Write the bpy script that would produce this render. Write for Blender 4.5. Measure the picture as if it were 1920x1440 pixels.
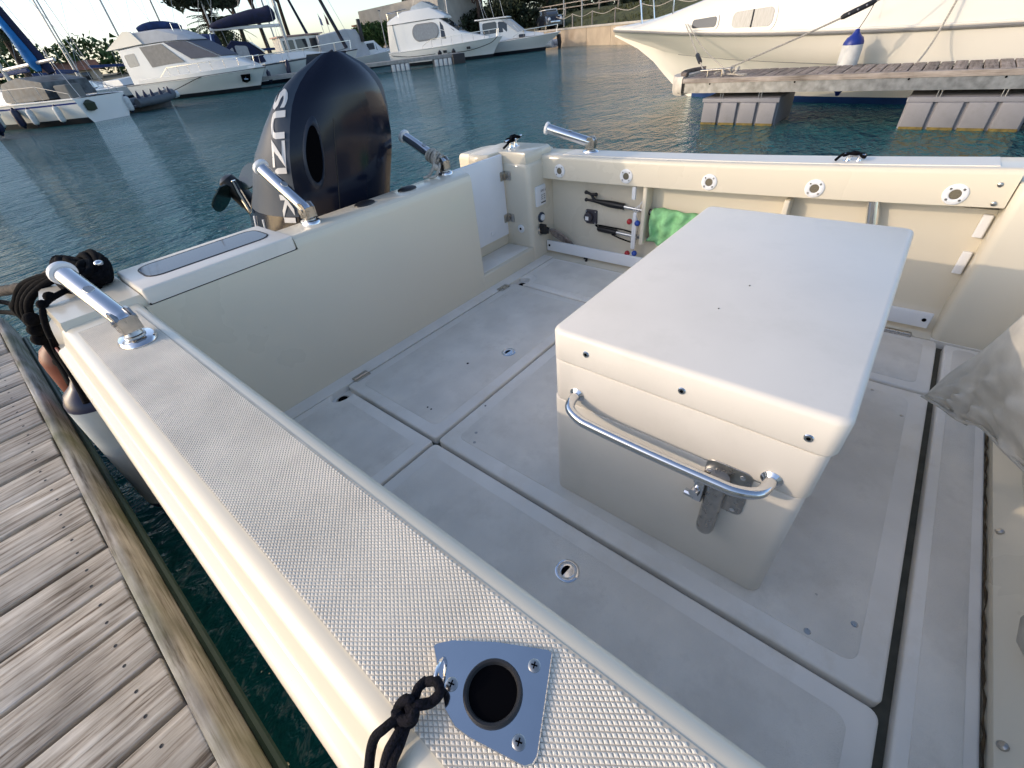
import bpy, bmesh, math, random
from mathutils import Vector, Matrix
R=math.radians
sc=bpy.context.scene
for o in list(bpy.data.objects): bpy.data.objects.remove(o)
COL=sc.collection
# ------------------------------------------------------------------ camera, sky, sun, exposure
CAM=Vector((0,0,1.17)); WZ=-0.33
FX=815.0
def unit(a): return Vector(a).normalized()
T_=unit((902,-750,FX)); F_=unit((-1162,-506,FX))
d_=T_.dot(F_); T2=(T_-F_*(d_/2)).normalized(); F2=F_-T_*(d_/2); F2=(F2-T2*F2.dot(T2)).normalized()
N_=T2.cross(F2); N_=N_ if N_.y>0 else -N_
A=Matrix((T2,F2,-N_))                       # camera coords (right, down, forward) -> boat frame
fw=A@Vector((0,0,1)); hz=Vector((fw.x,fw.y,0)).normalized()
RB=Matrix.Rotation(R(0.87),3,Vector((0,0,1)).cross(hz))   # the boat lies a little down by the stern quarter
AW=RB@A
BOAT=Matrix.Translation(CAM)@RB.to_4x4()@Matrix.Translation(-CAM)
cd=bpy.data.cameras.new('camera'); cam=bpy.data.objects.new('camera',cd); COL.objects.link(cam)
cx=AW@Vector((1,0,0)); cy=AW@Vector((0,-1,0)); cz=AW@Vector((0,0,-1))
cam.matrix_world=Matrix(((cx.x,cy.x,cz.x,CAM.x),(cx.y,cy.y,cz.y,CAM.y),(cx.z,cy.z,cz.z,CAM.z),(0,0,0,1)))
cd.sensor_width=36; cd.lens=FX/1920*36; cd.clip_start=0.02; cd.clip_end=3000
sc.camera=cam
LIGHT=Vector((1,-0.8,-0.506)).normalized()
elev=math.asin(-LIGHT.z); azim=math.atan2(-LIGHT.x,-LIGHT.y)
w=bpy.data.worlds.new('World'); sc.world=w; w.use_nodes=True
nt=w.node_tree; nt.nodes.clear()
sky=nt.nodes.new('ShaderNodeTexSky'); sky.sky_type='NISHITA'; sky.sun_disc=False
sky.sun_elevation=elev; sky.sun_rotation=azim; sky.air_density=0.75; sky.dust_density=1.35; sky.ozone_density=0.45
bg=nt.nodes.new('ShaderNodeBackground'); bg.inputs['Strength'].default_value=0.15
wo=nt.nodes.new('ShaderNodeOutputWorld'); nt.links.new(sky.outputs[0],bg.inputs[0]); nt.links.new(bg.outputs[0],wo.inputs[0])
sd=bpy.data.lights.new('sun','SUN'); sd.energy=2.0; sd.angle=R(0.6); sd.color=(.42,.335,.245)
sun=bpy.data.objects.new('sun',sd); COL.objects.link(sun); sun.rotation_euler=LIGHT.to_track_quat('-Z','Y').to_euler()
sc.view_settings.view_transform='Standard'; sc.view_settings.look='None'; sc.view_settings.gamma=1.0
sc.view_settings.use_curve_mapping=False; sc.view_settings.exposure=0.98
rng=random.Random(7)
# ------------------------------------------------------------------ materials
MATS={}
def mat(name,col,rough=.5,metal=0,coat=0,var=.06,vscale=6,bump=0,bscale=200,stretch=None,col2=None,spec=.5,trans=0,ior=1.45,stain=None,sscale=3,alpha=1):
    if name in MATS: return MATS[name]
    m=bpy.data.materials.new(name); m.use_nodes=True; n=m.node_tree; b=n.nodes['Principled BSDF']
    b.inputs['Roughness'].default_value=rough; b.inputs['Metallic'].default_value=metal
    b.inputs['Coat Weight'].default_value=coat; b.inputs['Coat Roughness'].default_value=.06
    b.inputs['Specular IOR Level'].default_value=spec; b.inputs['Transmission Weight'].default_value=trans; b.inputs['IOR'].default_value=ior
    b.inputs['Alpha'].default_value=alpha
    tc=n.nodes.new('ShaderNodeTexCoord'); mp=n.nodes.new('ShaderNodeMapping'); n.links.new(tc.outputs['Object'],mp.inputs[0])
    if stretch: mp.inputs['Scale'].default_value=stretch
    nz=n.nodes.new('ShaderNodeTexNoise'); nz.inputs['Scale'].default_value=vscale; nz.inputs['Detail'].default_value=5; n.links.new(mp.outputs[0],nz.inputs['Vector'])
    rp=n.nodes.new('ShaderNodeValToRGB'); rp.color_ramp.elements[0].position=.3; rp.color_ramp.elements[1].position=.7
    c2=col2 or tuple(c*(1-2*var) for c in col)
    rp.color_ramp.elements[0].color=(*c2,1); rp.color_ramp.elements[1].color=(*[min(1,c*(1+var*.3)) for c in col],1)
    n.links.new(nz.outputs[0],rp.inputs[0]); out=rp.outputs[0]
    if stain:
        n2=n.nodes.new('ShaderNodeTexNoise'); n2.inputs['Scale'].default_value=sscale; n2.inputs['Detail'].default_value=8; n2.inputs['Roughness'].default_value=.7; n.links.new(tc.outputs['Object'],n2.inputs['Vector'])
        r2=n.nodes.new('ShaderNodeValToRGB'); r2.color_ramp.elements[0].position=.52; r2.color_ramp.elements[1].position=.72
        r2.color_ramp.elements[0].color=(0,0,0,1); r2.color_ramp.elements[1].color=(1,1,1,1); n.links.new(n2.outputs[0],r2.inputs[0])
        mx=n.nodes.new('ShaderNodeMixRGB'); mx.inputs[2].default_value=(*stain,1); n.links.new(r2.outputs[0],mx.inputs[0]); n.links.new(out,mx.inputs[1]); out=mx.outputs[0]
    n.links.new(out,b.inputs['Base Color'])
    rr_=n.nodes.new('ShaderNodeMapRange'); rr_.inputs['To Min'].default_value=max(0,rough*.82); rr_.inputs['To Max'].default_value=min(1,rough*1.2); n.links.new(nz.outputs[0],rr_.inputs[0]); n.links.new(rr_.outputs[0],b.inputs['Roughness'])
    if bump:
        bz=n.nodes.new('ShaderNodeTexNoise'); bz.inputs['Scale'].default_value=bscale; bz.inputs['Detail'].default_value=3; n.links.new(mp.outputs[0],bz.inputs['Vector'])
        bp=n.nodes.new('ShaderNodeBump'); bp.inputs['Strength'].default_value=bump; bp.inputs['Distance'].default_value=.002; n.links.new(bz.outputs[0],bp.inputs['Height']); n.links.new(bp.outputs[0],b.inputs['Normal'])
    MATS[name]=m; return m
CREAM=mat('cream_gelcoat',(.69,.63,.505),.28,coat=.2,var=.012,vscale=1.5)
BOXW=mat('box_gelcoat',(.76,.715,.64),.34,spec=.35,var=.03,vscale=4,stain=(.70,.66,.585),sscale=6)
WHITE=mat('white_gelcoat',(.80,.80,.79),.28,coat=.25,var=.02,vscale=4)
PANELW=mat('white_plastic',(.78,.785,.79),.35,var=.02,vscale=8)
SOLE=mat('sole_gelcoat',(.84,.80,.735),.42,spec=.3,var=.05,vscale=5,stain=(.74,.69,.61),sscale=7)
FIELD=mat('sole_nonskid',(.82,.775,.70),.75,spec=.15,var=.07,vscale=6,bump=.9,bscale=520,stain=(.69,.645,.575),sscale=8)
DIRTY=mat('grimy_channel',(.10,.095,.07),.7,var=.2,vscale=20)
GRIP=mat('gunwale_grip',(.82,.755,.65),.8,spec=.15,var=.08,vscale=9)
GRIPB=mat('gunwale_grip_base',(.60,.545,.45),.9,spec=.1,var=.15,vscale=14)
STEEL=mat('stainless',(.72,.73,.75),.10,metal=1,var=.03,vscale=30)
STEELD=mat('worn_stainless',(.50,.48,.45),.28,metal=1,var=.12,vscale=40)
BLACK=mat('black_plastic',(.012,.012,.014),.4,var=.1,vscale=30)
DARKHOLE=mat('dark_hole',(.002,.002,.003),.9,var=.1,spec=.05)
RUBBER=mat('black_rubber',(.02,.02,.022),.55,var=.1,vscale=40)
ROPEK=mat('black_rope',(.005,.005,.007),.95,spec=.12,var=.4,vscale=90,bump=1.0,bscale=320)
ROPEW=mat('pale_rope',(.50,.46,.40),.85,var=.25,vscale=60,bump=1.0,bscale=260)
ROPEB=mat('brown_rope',(.075,.06,.05),.9,var=.5,vscale=50,bump=1.0,bscale=220)
NAVY=mat('navy_cowl',(.005,.008,.020),.14,coat=.1,var=.05,vscale=4,spec=.32)
GREYC=mat('grey_cowl',(.040,.056,.082),.48,metal=.0,spec=.3,coat=0,var=.03,vscale=4)
SMOKE=mat('smoked_acrylic',(.085,.085,.095),.05,coat=0,var=.03,vscale=4,spec=.4)
RED=mat('red_plastic',(.42,.015,.02),.3,coat=.3)
BLUE=mat('blue_plastic',(.01,.06,.36),.3,coat=.3)
BROWNF=mat('rust_fender',(.20,.048,.02),.5,var=.2,vscale=14)
NAVYF=mat('navy_fender',(.012,.016,.05),.35,var=.1)
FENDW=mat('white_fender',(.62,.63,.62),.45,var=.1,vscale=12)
TOWEL=mat('green_towel',(.28,.62,.30),.95,var=.12,vscale=40,bump=1.0,bscale=500)
CANVAS=mat('grey_canvas',(.74,.705,.63),.9,var=.1,vscale=14,bump=.6,bscale=600,stain=(.66,.62,.545),sscale=8)
ALU=mat('brushed_tube',(.62,.64,.66),.3,metal=.9,var=.05,vscale=30)
CLEARP=mat('clear_hose',(.30,.24,.20),.25,var=.3,vscale=60)
GLASS=mat('dark_window',(.03,.035,.042),.04,coat=.6,var=.1,vscale=2)
CURT=mat('curtained_window',(.20,.215,.225),.12,coat=.6,var=.18,vscale=7,stretch=(9,9,.4))
MESHC=mat('mesh_cover',(.085,.095,.125),.6,var=.1,vscale=3)
HULLW=mat('white_hull',(.76,.76,.73),.25,coat=.3,var=.03,vscale=.8)
HULLC=mat('ivory_hull',(.74,.71,.635),.22,coat=.35,var=.03,vscale=.7)
ANTI=mat('dark_antifoul',(.010,.014,.022),.6,var=.2,vscale=3)
ANTIB=mat('blue_antifoul',(.012,.045,.16),.5,var=.2,vscale=3)
STRB=mat('blue_stripe',(.012,.035,.20),.3)
GREYR=mat('grey_rubrail',(.20,.20,.195),.4,var=.08,vscale=4)
BLUEC=mat('blue_cover',(.020,.045,.14),.8,var=.25,vscale=4,bump=.5,bscale=30)
NAVC=mat('navy_cover',(.012,.017,.055),.8,var=.25,vscale=4)
CYAN=mat('cyan_sail',(.006,.16,.44),.7,var=.2,vscale=3)
MAROON=mat('maroon_sail',(.055,.014,.028),.8,var=.25,vscale=4)
GREYCV=mat('pale_canvas',(.50,.51,.52),.85,var=.08,vscale=2)
MAST=mat('mast_alloy',(.42,.42,.42),.4,metal=.6,var=.05)
GALV=mat('galvanised',(.30,.31,.32),.38,metal=.55,var=.22,vscale=11,bump=.7,bscale=14)
FLOATG=mat('float_plastic',(.22,.22,.24),.5,var=.08,vscale=4,stain=(.17,.17,.18),sscale=4)
ALGAE=mat('algae_line',(.17,.125,.03),.8,var=.3,vscale=20)
CONC=mat('concrete',(.50,.465,.41),.9,var=.1,vscale=1.2,stain=(.38,.34,.29),sscale=.8,bump=.3,bscale=12)
QUAY=mat('quay_render',(.52,.415,.30),.9,var=.14,vscale=.8,stain=(.36,.26,.17),sscale=.6,bump=.3,bscale=12)
STUCCO=mat('stucco',(.58,.51,.42),.9,var=.08,vscale=1)
TILE=mat('roof_tiles',(.27,.115,.065),.9,var=.25,vscale=4)
LAND=mat('land_soil',(.16,.14,.085),.95,var=.25,vscale=.5)
GRASS=mat('bank_grass',(.095,.10,.032),.9,var=.35,vscale=3)
LEAF=mat('pine_foliage',(.028,.040,.016),.8,var=.5,vscale=.7,col2=(.009,.016,.008))
LEAFH=mat('hedge_foliage',(.060,.115,.026),.75,var=.5,vscale=1.3,col2=(.018,.045,.010))
LEAFP=mat('palm_foliage',(.040,.060,.022),.7,var=.5,vscale=2,col2=(.015,.026,.010))
BARK=mat('pine_bark',(.065,.045,.034),.95,var=.35,vscale=5,bump=.8,bscale=20)
CARP=mat('car_paint',(.012,.016,.026),.15,coat=.8)
LAMPG=mat('headlamp',(.7,.7,.7),.1,coat=1)
def wood(name,c1,c2,c3,axis,scale=1,green=0):
    m=bpy.data.materials.new(name); m.use_nodes=True; n=m.node_tree; b=n.nodes['Principled BSDF']; b.inputs['Roughness'].default_value=.85
    tc=n.nodes.new('ShaderNodeTexCoord'); oi=n.nodes.new('ShaderNodeObjectInfo')
    ad=n.nodes.new('ShaderNodeVectorMath'); ad.operation='MULTIPLY_ADD'; ad.inputs[1].default_value=(1,1,1)
    cr=n.nodes.new('ShaderNodeCombineXYZ'); ml=n.nodes.new('ShaderNodeMath'); ml.operation='MULTIPLY'; ml.inputs[1].default_value=37
    n.links.new(oi.outputs['Random'],ml.inputs[0]); [n.links.new(ml.outputs[0],cr.inputs[i]) for i in range(3)]
    n.links.new(tc.outputs['Object'],ad.inputs[0]); n.links.new(cr.outputs[0],ad.inputs[2])
    mp=n.nodes.new('ShaderNodeMapping'); s=[42*scale]*3; s[axis]=2.6*scale; mp.inputs['Scale'].default_value=s; n.links.new(ad.outputs[0],mp.inputs[0])
    nz=n.nodes.new('ShaderNodeTexNoise'); nz.inputs['Scale'].default_value=1; nz.inputs['Detail'].default_value=7; nz.inputs['Roughness'].default_value=.65; n.links.new(mp.outputs[0],nz.inputs['Vector'])
    rp=n.nodes.new('ShaderNodeValToRGB'); e=rp.color_ramp.elements; e[0].position=.34; e[1].position=.66; e[0].color=(*c1,1); e[1].color=(*c3,1); x=e.new(.47); x.color=(*c2,1)
    n.links.new(nz.outputs[0],rp.inputs[0])
    n2=n.nodes.new('ShaderNodeTexNoise'); n2.inputs['Scale'].default_value=4*scale; n2.inputs['Detail'].default_value=5; n.links.new(ad.outputs[0],n2.inputs['Vector'])
    r2=n.nodes.new('ShaderNodeMapRange'); r2.inputs['From Min'].default_value=.3; r2.inputs['From Max'].default_value=.7; r2.inputs['To Min'].default_value=.62; r2.inputs['To Max'].default_value=1.15; n.links.new(n2.outputs[0],r2.inputs[0])
    r3=n.nodes.new('ShaderNodeMapRange'); r3.inputs['To Min'].default_value=.78; r3.inputs['To Max'].default_value=1.12; n.links.new(oi.outputs['Random'],r3.inputs[0])
    mm=n.nodes.new('ShaderNodeMath'); mm.operation='MULTIPLY'; n.links.new(r2.outputs[0],mm.inputs[0]); n.links.new(r3.outputs[0],mm.inputs[1])
    vm=n.nodes.new('ShaderNodeVectorMath'); vm.operation='SCALE'; n.links.new(rp.outputs[0],vm.inputs[0]); n.links.new(mm.outputs[0],vm.inputs['Scale']); out=vm.outputs[0]
    if green:
        n3=n.nodes.new('ShaderNodeTexNoise'); n3.inputs['Scale'].default_value=3.2; n3.inputs['Detail'].default_value=6; n.links.new(tc.outputs['Object'],n3.inputs['Vector'])
        r4=n.nodes.new('ShaderNodeMapRange'); r4.inputs['From Min'].default_value=.42; r4.inputs['From Max'].default_value=.66; r4.inputs['To Max'].default_value=green; n.links.new(n3.outputs[0],r4.inputs[0])
        mx=n.nodes.new('ShaderNodeMixRGB'); mx.inputs[2].default_value=(.11,.125,.045,1); n.links.new(r4.outputs[0],mx.inputs[0]); n.links.new(out,mx.inputs[1]); out=mx.outputs[0]
    n.links.new(out,b.inputs['Base Color'])
    bp=n.nodes.new('ShaderNodeBump'); bp.inputs['Strength'].default_value=.9; bp.inputs['Distance'].default_value=.0035; n.links.new(nz.outputs[0],bp.inputs['Height']); n.links.new(bp.outputs[0],b.inputs['Normal'])
    MATS[name]=m; return m
PLANK=wood('weathered_plank',(.16,.12,.085),(.52,.46,.385),(.76,.71,.63),0,1.7)
EDGEW=wood('weathered_edge_beam',(.20,.165,.13),(.48,.44,.38),(.68,.645,.58),1,1.6,green=.75)
PLANK2=wood('pontoon_plank',(.16,.12,.095),(.28,.225,.19),(.40,.34,.30),0)
PLANK2E=wood('pontoon_edge_beam',(.22,.18,.15),(.36,.31,.27),(.46,.41,.37),1)
def water_mat():
    m=bpy.data.materials.new('harbour_water'); m.use_nodes=True; n=m.node_tree; b=n.nodes['Principled BSDF']
    b.inputs['Base Color'].default_value=(.008,.088,.100,1); b.inputs['Roughness'].default_value=.035; b.inputs['IOR'].default_value=1.333; b.inputs['Specular IOR Level'].default_value=.5
    tc=n.nodes.new('ShaderNodeTexCoord'); h=None
    for sc_,rot,st,amp,det in((1.5,.5,(1,1.9,1),1.0,3),(5.5,-.35,(1,2.2,1),.50,4),(15,.9,(1,1.6,1),.13,3)):
        mp=n.nodes.new('ShaderNodeMapping'); mp.inputs['Rotation'].default_value=(0,0,rot); mp.inputs['Scale'].default_value=st; n.links.new(tc.outputs['Object'],mp.inputs[0])
        nz=n.nodes.new('ShaderNodeTexNoise'); nz.inputs['Scale'].default_value=sc_; nz.inputs['Detail'].default_value=det; nz.inputs['Roughness'].default_value=.5; nz.inputs['Distortion'].default_value=.6; n.links.new(mp.outputs[0],nz.inputs['Vector'])
        mu=n.nodes.new('ShaderNodeMath'); mu.operation='MULTIPLY'; mu.inputs[1].default_value=amp; n.links.new(nz.outputs[0],mu.inputs[0])
        if h is None: h=mu
        else:
            a=n.nodes.new('ShaderNodeMath'); a.operation='ADD'; n.links.new(h.outputs[0],a.inputs[0]); n.links.new(mu.outputs[0],a.inputs[1]); h=a
    # calmer and rougher patches of wind
    pz=n.nodes.new('ShaderNodeTexNoise'); pz.inputs['Scale'].default_value=.16; pz.inputs['Detail'].default_value=3; n.links.new(tc.outputs['Object'],pz.inputs['Vector'])
    pr=n.nodes.new('ShaderNodeMapRange'); pr.inputs['From Min'].default_value=.35; pr.inputs['From Max'].default_value=.65; pr.inputs['To Min'].default_value=.45; pr.inputs['To Max'].default_value=1.0; n.links.new(pz.outputs[0],pr.inputs[0])
    hm=n.nodes.new('ShaderNodeMath'); hm.operation='MULTIPLY'; n.links.new(h.outputs[0],hm.inputs[0]); n.links.new(pr.outputs[0],hm.inputs[1])
    bp=n.nodes.new('ShaderNodeBump'); bp.inputs['Strength'].default_value=.9; bp.inputs['Distance'].default_value=.24; n.links.new(hm.outputs[0],bp.inputs['Height']); n.links.new(bp.outputs[0],b.inputs['Normal'])
    return m
WATER=water_mat()
# ------------------------------------------------------------------ mesh helpers
BASE={}
def link(o): COL.objects.link(o); return o
class MB:
    def __init__(s): s.v=[]; s.f=[]; s.m=[]
    def add(s,vs,fs,mi=0):
        k=len(s.v); s.v+= [Vector(p) for p in vs]; s.f+=[tuple(i+k for i in f) for f in fs]; s.m+=[mi]*len(fs); return s
    def box(s,x0,x1,y0,y1,z0,z1,mi=0):
        return s.add([(x0,y0,z0),(x1,y0,z0),(x1,y1,z0),(x0,y1,z0),(x0,y0,z1),(x1,y0,z1),(x1,y1,z1),(x0,y1,z1)],[(0,3,2,1),(4,5,6,7),(0,1,5,4),(1,2,6,5),(2,3,7,6),(3,0,4,7)],mi)
    def loft(s,secs,closed=True,cap=True,mi=0,mrow=None):
        n=len(secs[0]); k=len(s.v)
        for q in secs: s.v+=[Vector(p) for p in q]
        for i in range(len(secs)-1):
            for j in range(n if closed else n-1):
                a=k+i*n+j; b=k+i*n+(j+1)%n; s.f.append((a,b,b+n,a+n)); s.m.append(mrow[j] if mrow else mi)
        if cap:
            s.f.append(tuple(k+j for j in range(n-1,-1,-1))); s.m.append(mi)
            e=k+(len(secs)-1)*n; s.f.append(tuple(e+j for j in range(n))); s.m.append(mi)
        return s
    def tube(s,pts,r,n=8,closed=False,mi=0):
        pts=[Vector(p) for p in pts]; N=len(pts); secs=[]; up=None
        for i,p in enumerate(pts):
            if closed: t=(pts[(i+1)%N]-pts[i-1])
            else: t=pts[min(i+1,N-1)]-pts[max(i-1,0)]
            t.normalize()
            if up is None:
                up=Vector((0,0,1)) if abs(t.z)<.9 else Vector((1,0,0))
            u=(up-t*up.dot(t))
            if u.length<1e-5: u=t.orthogonal()
            u.normalize(); up=u; v=t.cross(u); rr=r[i] if isinstance(r,(list,tuple)) else r
            secs.append([p+u*(rr*math.cos(2*math.pi*j/n))+v*(rr*math.sin(2*math.pi*j/n)) for j in range(n)])
        if closed: secs.append(secs[0])
        return s.loft(secs,True,not closed,mi)
    def lathe(s,prof,c=(0,0,0),ax=(0,0,1),n=20,mi=0,sx=1,sy=1,xdir=None):
        ax=Vector(ax).normalized(); x=Vector(xdir) if xdir else ax.orthogonal(); x=(x-ax*x.dot(ax)).normalized(); y=ax.cross(x); c=Vector(c)
        return s.loft([[c+ax*z+x*(r*sx*math.cos(2*math.pi*j/n))+y*(r*sy*math.sin(2*math.pi*j/n)) for j in range(n)] for r,z in prof],True,True,mi)
    def prism(s,poly,fn0,fn1,mi=0):
        return s.loft([[fn0(p) for p in poly],[fn1(p) for p in poly]],True,True,mi)
    def ball(s,c,r,n=12,m=8,mi=0,sc=(1,1,1)):
        c=Vector(c); P=[]
        for i in range(m+1):
            a=math.pi*i/m; P.append([c+Vector((r*sc[0]*math.sin(a)*math.cos(2*math.pi*j/n),r*sc[1]*math.sin(a)*math.sin(2*math.pi*j/n),-r*sc[2]*math.cos(a))) for j in range(n)])
        return s.loft(P,True,False,mi)
    def slab(s,x0,x1,y0,y1,z0,z1,r=.02,b=.005,bb=0,n=4,mi=0,taper=0,crown=0):
        L=[]
        if bb: L+=[(bb+taper,z0),(bb*.3+taper,z0+bb*.3),(taper,z0+bb)]
        else: L.append((taper,z0))
        L+=[(0,z1-b),(b*.12,z1-b*.62),(b*.38,z1-b*.26),(b,z1)]
        secs=[[(p[0],p[1],z) for p in rr(x0+i,x1-i,y0+i,y1-i,max(r-i,.0005),n)] for i,z in L]
        return s.loft(secs,True,True,mi)
    def xf(s,M,k=0):
        for i in range(k,len(s.v)): s.v[i]=M@s.v[i]
        return s
    def build(s,name,mats,parent=None,smooth=.6,label=None,kind=None):
        o=None; root=parent
        while root is not None and root.parent is not None: root=root.parent
        b=BASE.get(root.name,Vector()) if root is not None else Vector()
        me=bpy.data.meshes.new(name); me.from_pydata([tuple(p-b) for p in s.v],[],s.f)
        ms=mats if isinstance(mats,(list,tuple)) else [mats]
        for q in ms: me.materials.append(q)
        if len(ms)>1: me.polygons.foreach_set('material_index',s.m)
        bm=bmesh.new(); bm.from_mesh(me); bmesh.ops.remove_doubles(bm,verts=bm.verts,dist=1e-6); bmesh.ops.recalc_face_normals(bm,faces=bm.faces); bm.to_mesh(me); bm.free()
        if smooth:
            me.shade_smooth(); me.set_sharp_from_angle(angle=smooth)
        o=bpy.data.objects.new(name,me); link(o)
        if parent is not None: o.parent=parent
        if label: o['label']=label
        if kind: o['kind']=kind
        return o
def rr(x0,x1,y0,y1,r,n=4):
    P=[]
    for cx_,cy_,a0 in((x1-r,y1-r,0),(x0+r,y1-r,90),(x0+r,y0+r,180),(x1-r,y0+r,270)):
        for i in range(n+1):
            a=R(a0+90*i/n); P.append((cx_+r*math.cos(a),cy_+r*math.sin(a)))
    return P
def thing(name,label,cat,base=(0,0,0),M=None,group=None):
    o=bpy.data.objects.new(name,None); o.empty_display_size=.05; link(o); base=Vector(base)
    o.matrix_world=(M if M is not None else Matrix())@Matrix.Translation(base); BASE[o.name]=base
    o['label']=label; o['category']=cat
    if group: o['group']=group
    return o
def struct(o): o['kind']='structure'; return o
def spline(pts,n=6):
    pts=[Vector(p) for p in pts]; out=[]
    for i in range(len(pts)-1):
        p0=pts[max(i-1,0)]; p1=pts[i]; p2=pts[i+1]; p3=pts[min(i+2,len(pts)-1)]
        for k in range(n):
            t=k/n; out.append(.5*((2*p1)+(p2-p0)*t+(2*p0-5*p1+4*p2-p3)*t*t+(3*p1-p0-3*p2+p3)*t**3))
    out.append(pts[-1]); return out
def rope(mb,pts,r,n=6,sp=6): return mb.tube(spline(pts,sp),r,n)
def lerp(a,b,t): return a+(b-a)*t
def quadpt(q,u,v):
    a,b,c,d=[Vector(p) for p in q]; return a*(1-u)*(1-v)+b*u*(1-v)+c*u*v+d*(1-u)*v
def qpanel(mb,q,u0,u1,v0,v1,off=.012,rad=.3,th=None,n=4,mi=0,back=.01):
    """a rounded panel lying on a quad a,b,c,d (u along a-b, v along a-d), proud of it"""
    a,b,c,d=[Vector(p) for p in q]; nn=(b-a).cross(d-a).normalized()
    w=(b-a).length*(u1-u0); h=(d-a).length*(v1-v0); r=min(w,h)*.5*min(rad,.98)
    P=[(u0+(p[0]/w)*(u1-u0),v0+(p[1]/h)*(v1-v0)) for p in rr(0,w,0,h,r,n)]
    mb.prism(P,lambda p:quadpt(q,*p)-nn*back,lambda p:quadpt(q,*p)+nn*off,mi)
def text_geo(txt,size=1,bold=0):
    cu=bpy.data.curves.new('txt','FONT'); cu.body=txt; cu.size=size; cu.resolution_u=3; cu.offset=bold
    ob=bpy.data.objects.new('txt',cu); link(ob); dg=bpy.context.evaluated_depsgraph_get(); dg.update()
    me=ob.evaluated_get(dg).to_mesh(); V=[tuple(v.co) for v in me.vertices]; F=[tuple(p.vertices) for p in me.polygons]
    ob.evaluated_get(dg).to_mesh_clear(); bpy.data.objects.remove(ob); bpy.data.curves.remove(cu); return V,F
# ------------------------------------------------------------------ water and land (large structure)
wb=MB(); wb.add([(-900,-900,WZ),(900,-900,WZ),(900,900,WZ),(-900,900,WZ)],[(0,1,2,3)])
struct(wb.build('water',WATER,smooth=0))
# ------------------------------------------------------------------ the fishing boat (boat frame)
XC=1.263
def zt(y): return .614+.0117*max(0,1.79-y)**2
def mx(x): return 2*XC-x
boat=thing('fishing_boat','cream open fishing boat with grey cockpit sole, moored alongside the wooden dock','boat',(1.26,.5,-.33),BOAT)
ys=[-1.0+.1*i for i in range(29)]   # -1.0 .. 1.8
GS=[(.184,-.130),(.186,-.02),(.183,-.007),(.175,-.001),(.163,0),(.0,-.001),(-.010,-.003),(-.024,-.010),(-.029,-.016),(-.041,-.052),(-.047,-.056),(-.058,-.058),(-.066,-.064),(-.069,-.074),(-.066,-.084),(-.060,-.088),(-.060,-.13),(.06,-.13)]
def gun(name,f,y0,y1,lab):
    mb=MB(); yy=[y for y in ys if y0<y<y1]; yy=[y0]+yy+[y1]
    mb.loft([[(f(x),y,zt(y)+z) for x,z in GS] for y in yy],True,True)
    return mb.build(name,CREAM,boat,.9,lab)
gp=gun('gunwale',lambda x:x,-1.0,1.83,'wide gunwale beside the wooden dock')
gs=gun('gunwale',mx,-.305,1.79,'far gunwale with five round fittings')
# thin coloured keel line under the rub rail
for f in(lambda x:x,mx):
    mb=MB(); mb.tube([(f(-.0665),y,zt(y)-.087) for y in ys+[1.9,2.0,2.1]],.0035,6); mb.build('rub_strip',mat('rub_strip',(.34,.13,.10),.4),boat)
# hull skins
for f,nm in((lambda x:x,'port'),(mx,'starboard')):
    mb=MB(); yy=ys+[1.9,2.0,2.1,2.2,2.28,2.33]
    ins={2.2:.012,2.28:.04,2.33:.09}
    mb.loft([[(f(-.058+ins.get(y,0)),y,zt(y)-.085),(f(-.030+ins.get(y,0)),y,.3),(f(.03+ins.get(y,0)),y,0),(f(.10+ins.get(y,0)),y,-.6),(f(.16),y,-.6),(f(.08+ins.get(y,0)),y,0),(f(.03+ins.get(y,0)),y,zt(y)-.1)] for y in yy],True,True)
    mb.build('hull_side',CREAM,boat,.9)
# raised diamond grip on the near gunwale: every diamond is a little truncated pyramid
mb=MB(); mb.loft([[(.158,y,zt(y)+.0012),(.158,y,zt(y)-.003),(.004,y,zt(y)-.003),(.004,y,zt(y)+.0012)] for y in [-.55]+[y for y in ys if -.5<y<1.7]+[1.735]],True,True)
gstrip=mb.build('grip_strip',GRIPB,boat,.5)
V=[];F=[]; px_,py_=.0060,.0041; y=-.12; row=0
while y<1.728:
    x=.0065+(px_/2 if row%2 else 0); z=zt(y)+.0011
    while x<.1565:
        k=len(V); a,b=.0026,.0036; c,d=.0010,.0014; h=.0015
        V+=[(x-a,y,z),(x,y-b,z),(x+a,y,z),(x,y+b,z),(x-c,y,z+h),(x,y-d,z+h),(x+c,y,z+h),(x,y+d,z+h)]
        F+=[(k,k+1,k+5,k+4),(k+1,k+2,k+6,k+5),(k+2,k+3,k+7,k+6),(k+3,k,k+4,k+7),(k+4,k+5,k+6,k+7)]; x+=px_
    y+=py_; row+=1
mb=MB(); mb.v=[Vector(p) for p in V]; mb.f=F; mb.m=[0]*len(F)
b_=BASE[boat.name]; me=bpy.data.meshes.new('grip_diamonds'); me.from_pydata([tuple(p-b_) for p in mb.v],[],F); me.materials.append(GRIP)
gd=bpy.data.objects.new('grip_diamonds',me); link(gd); gd.parent=gstrip; gd['kind']='stuff'
mb=MB(); mb.loft([[(mx(.150),y,zt(y)+.003),(mx(.150),y,zt(y)-.003),(mx(.012),y,zt(y)-.003),(mx(.012),y,zt(y)+.003)] for y in [-.24]+[y for y in ys if -.2<y<1.6]+[1.62]],True,True)
mb.build('grip_strip',mat('far_grip',(.77,.73,.65),.4,var=.03),boat,.5)
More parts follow.
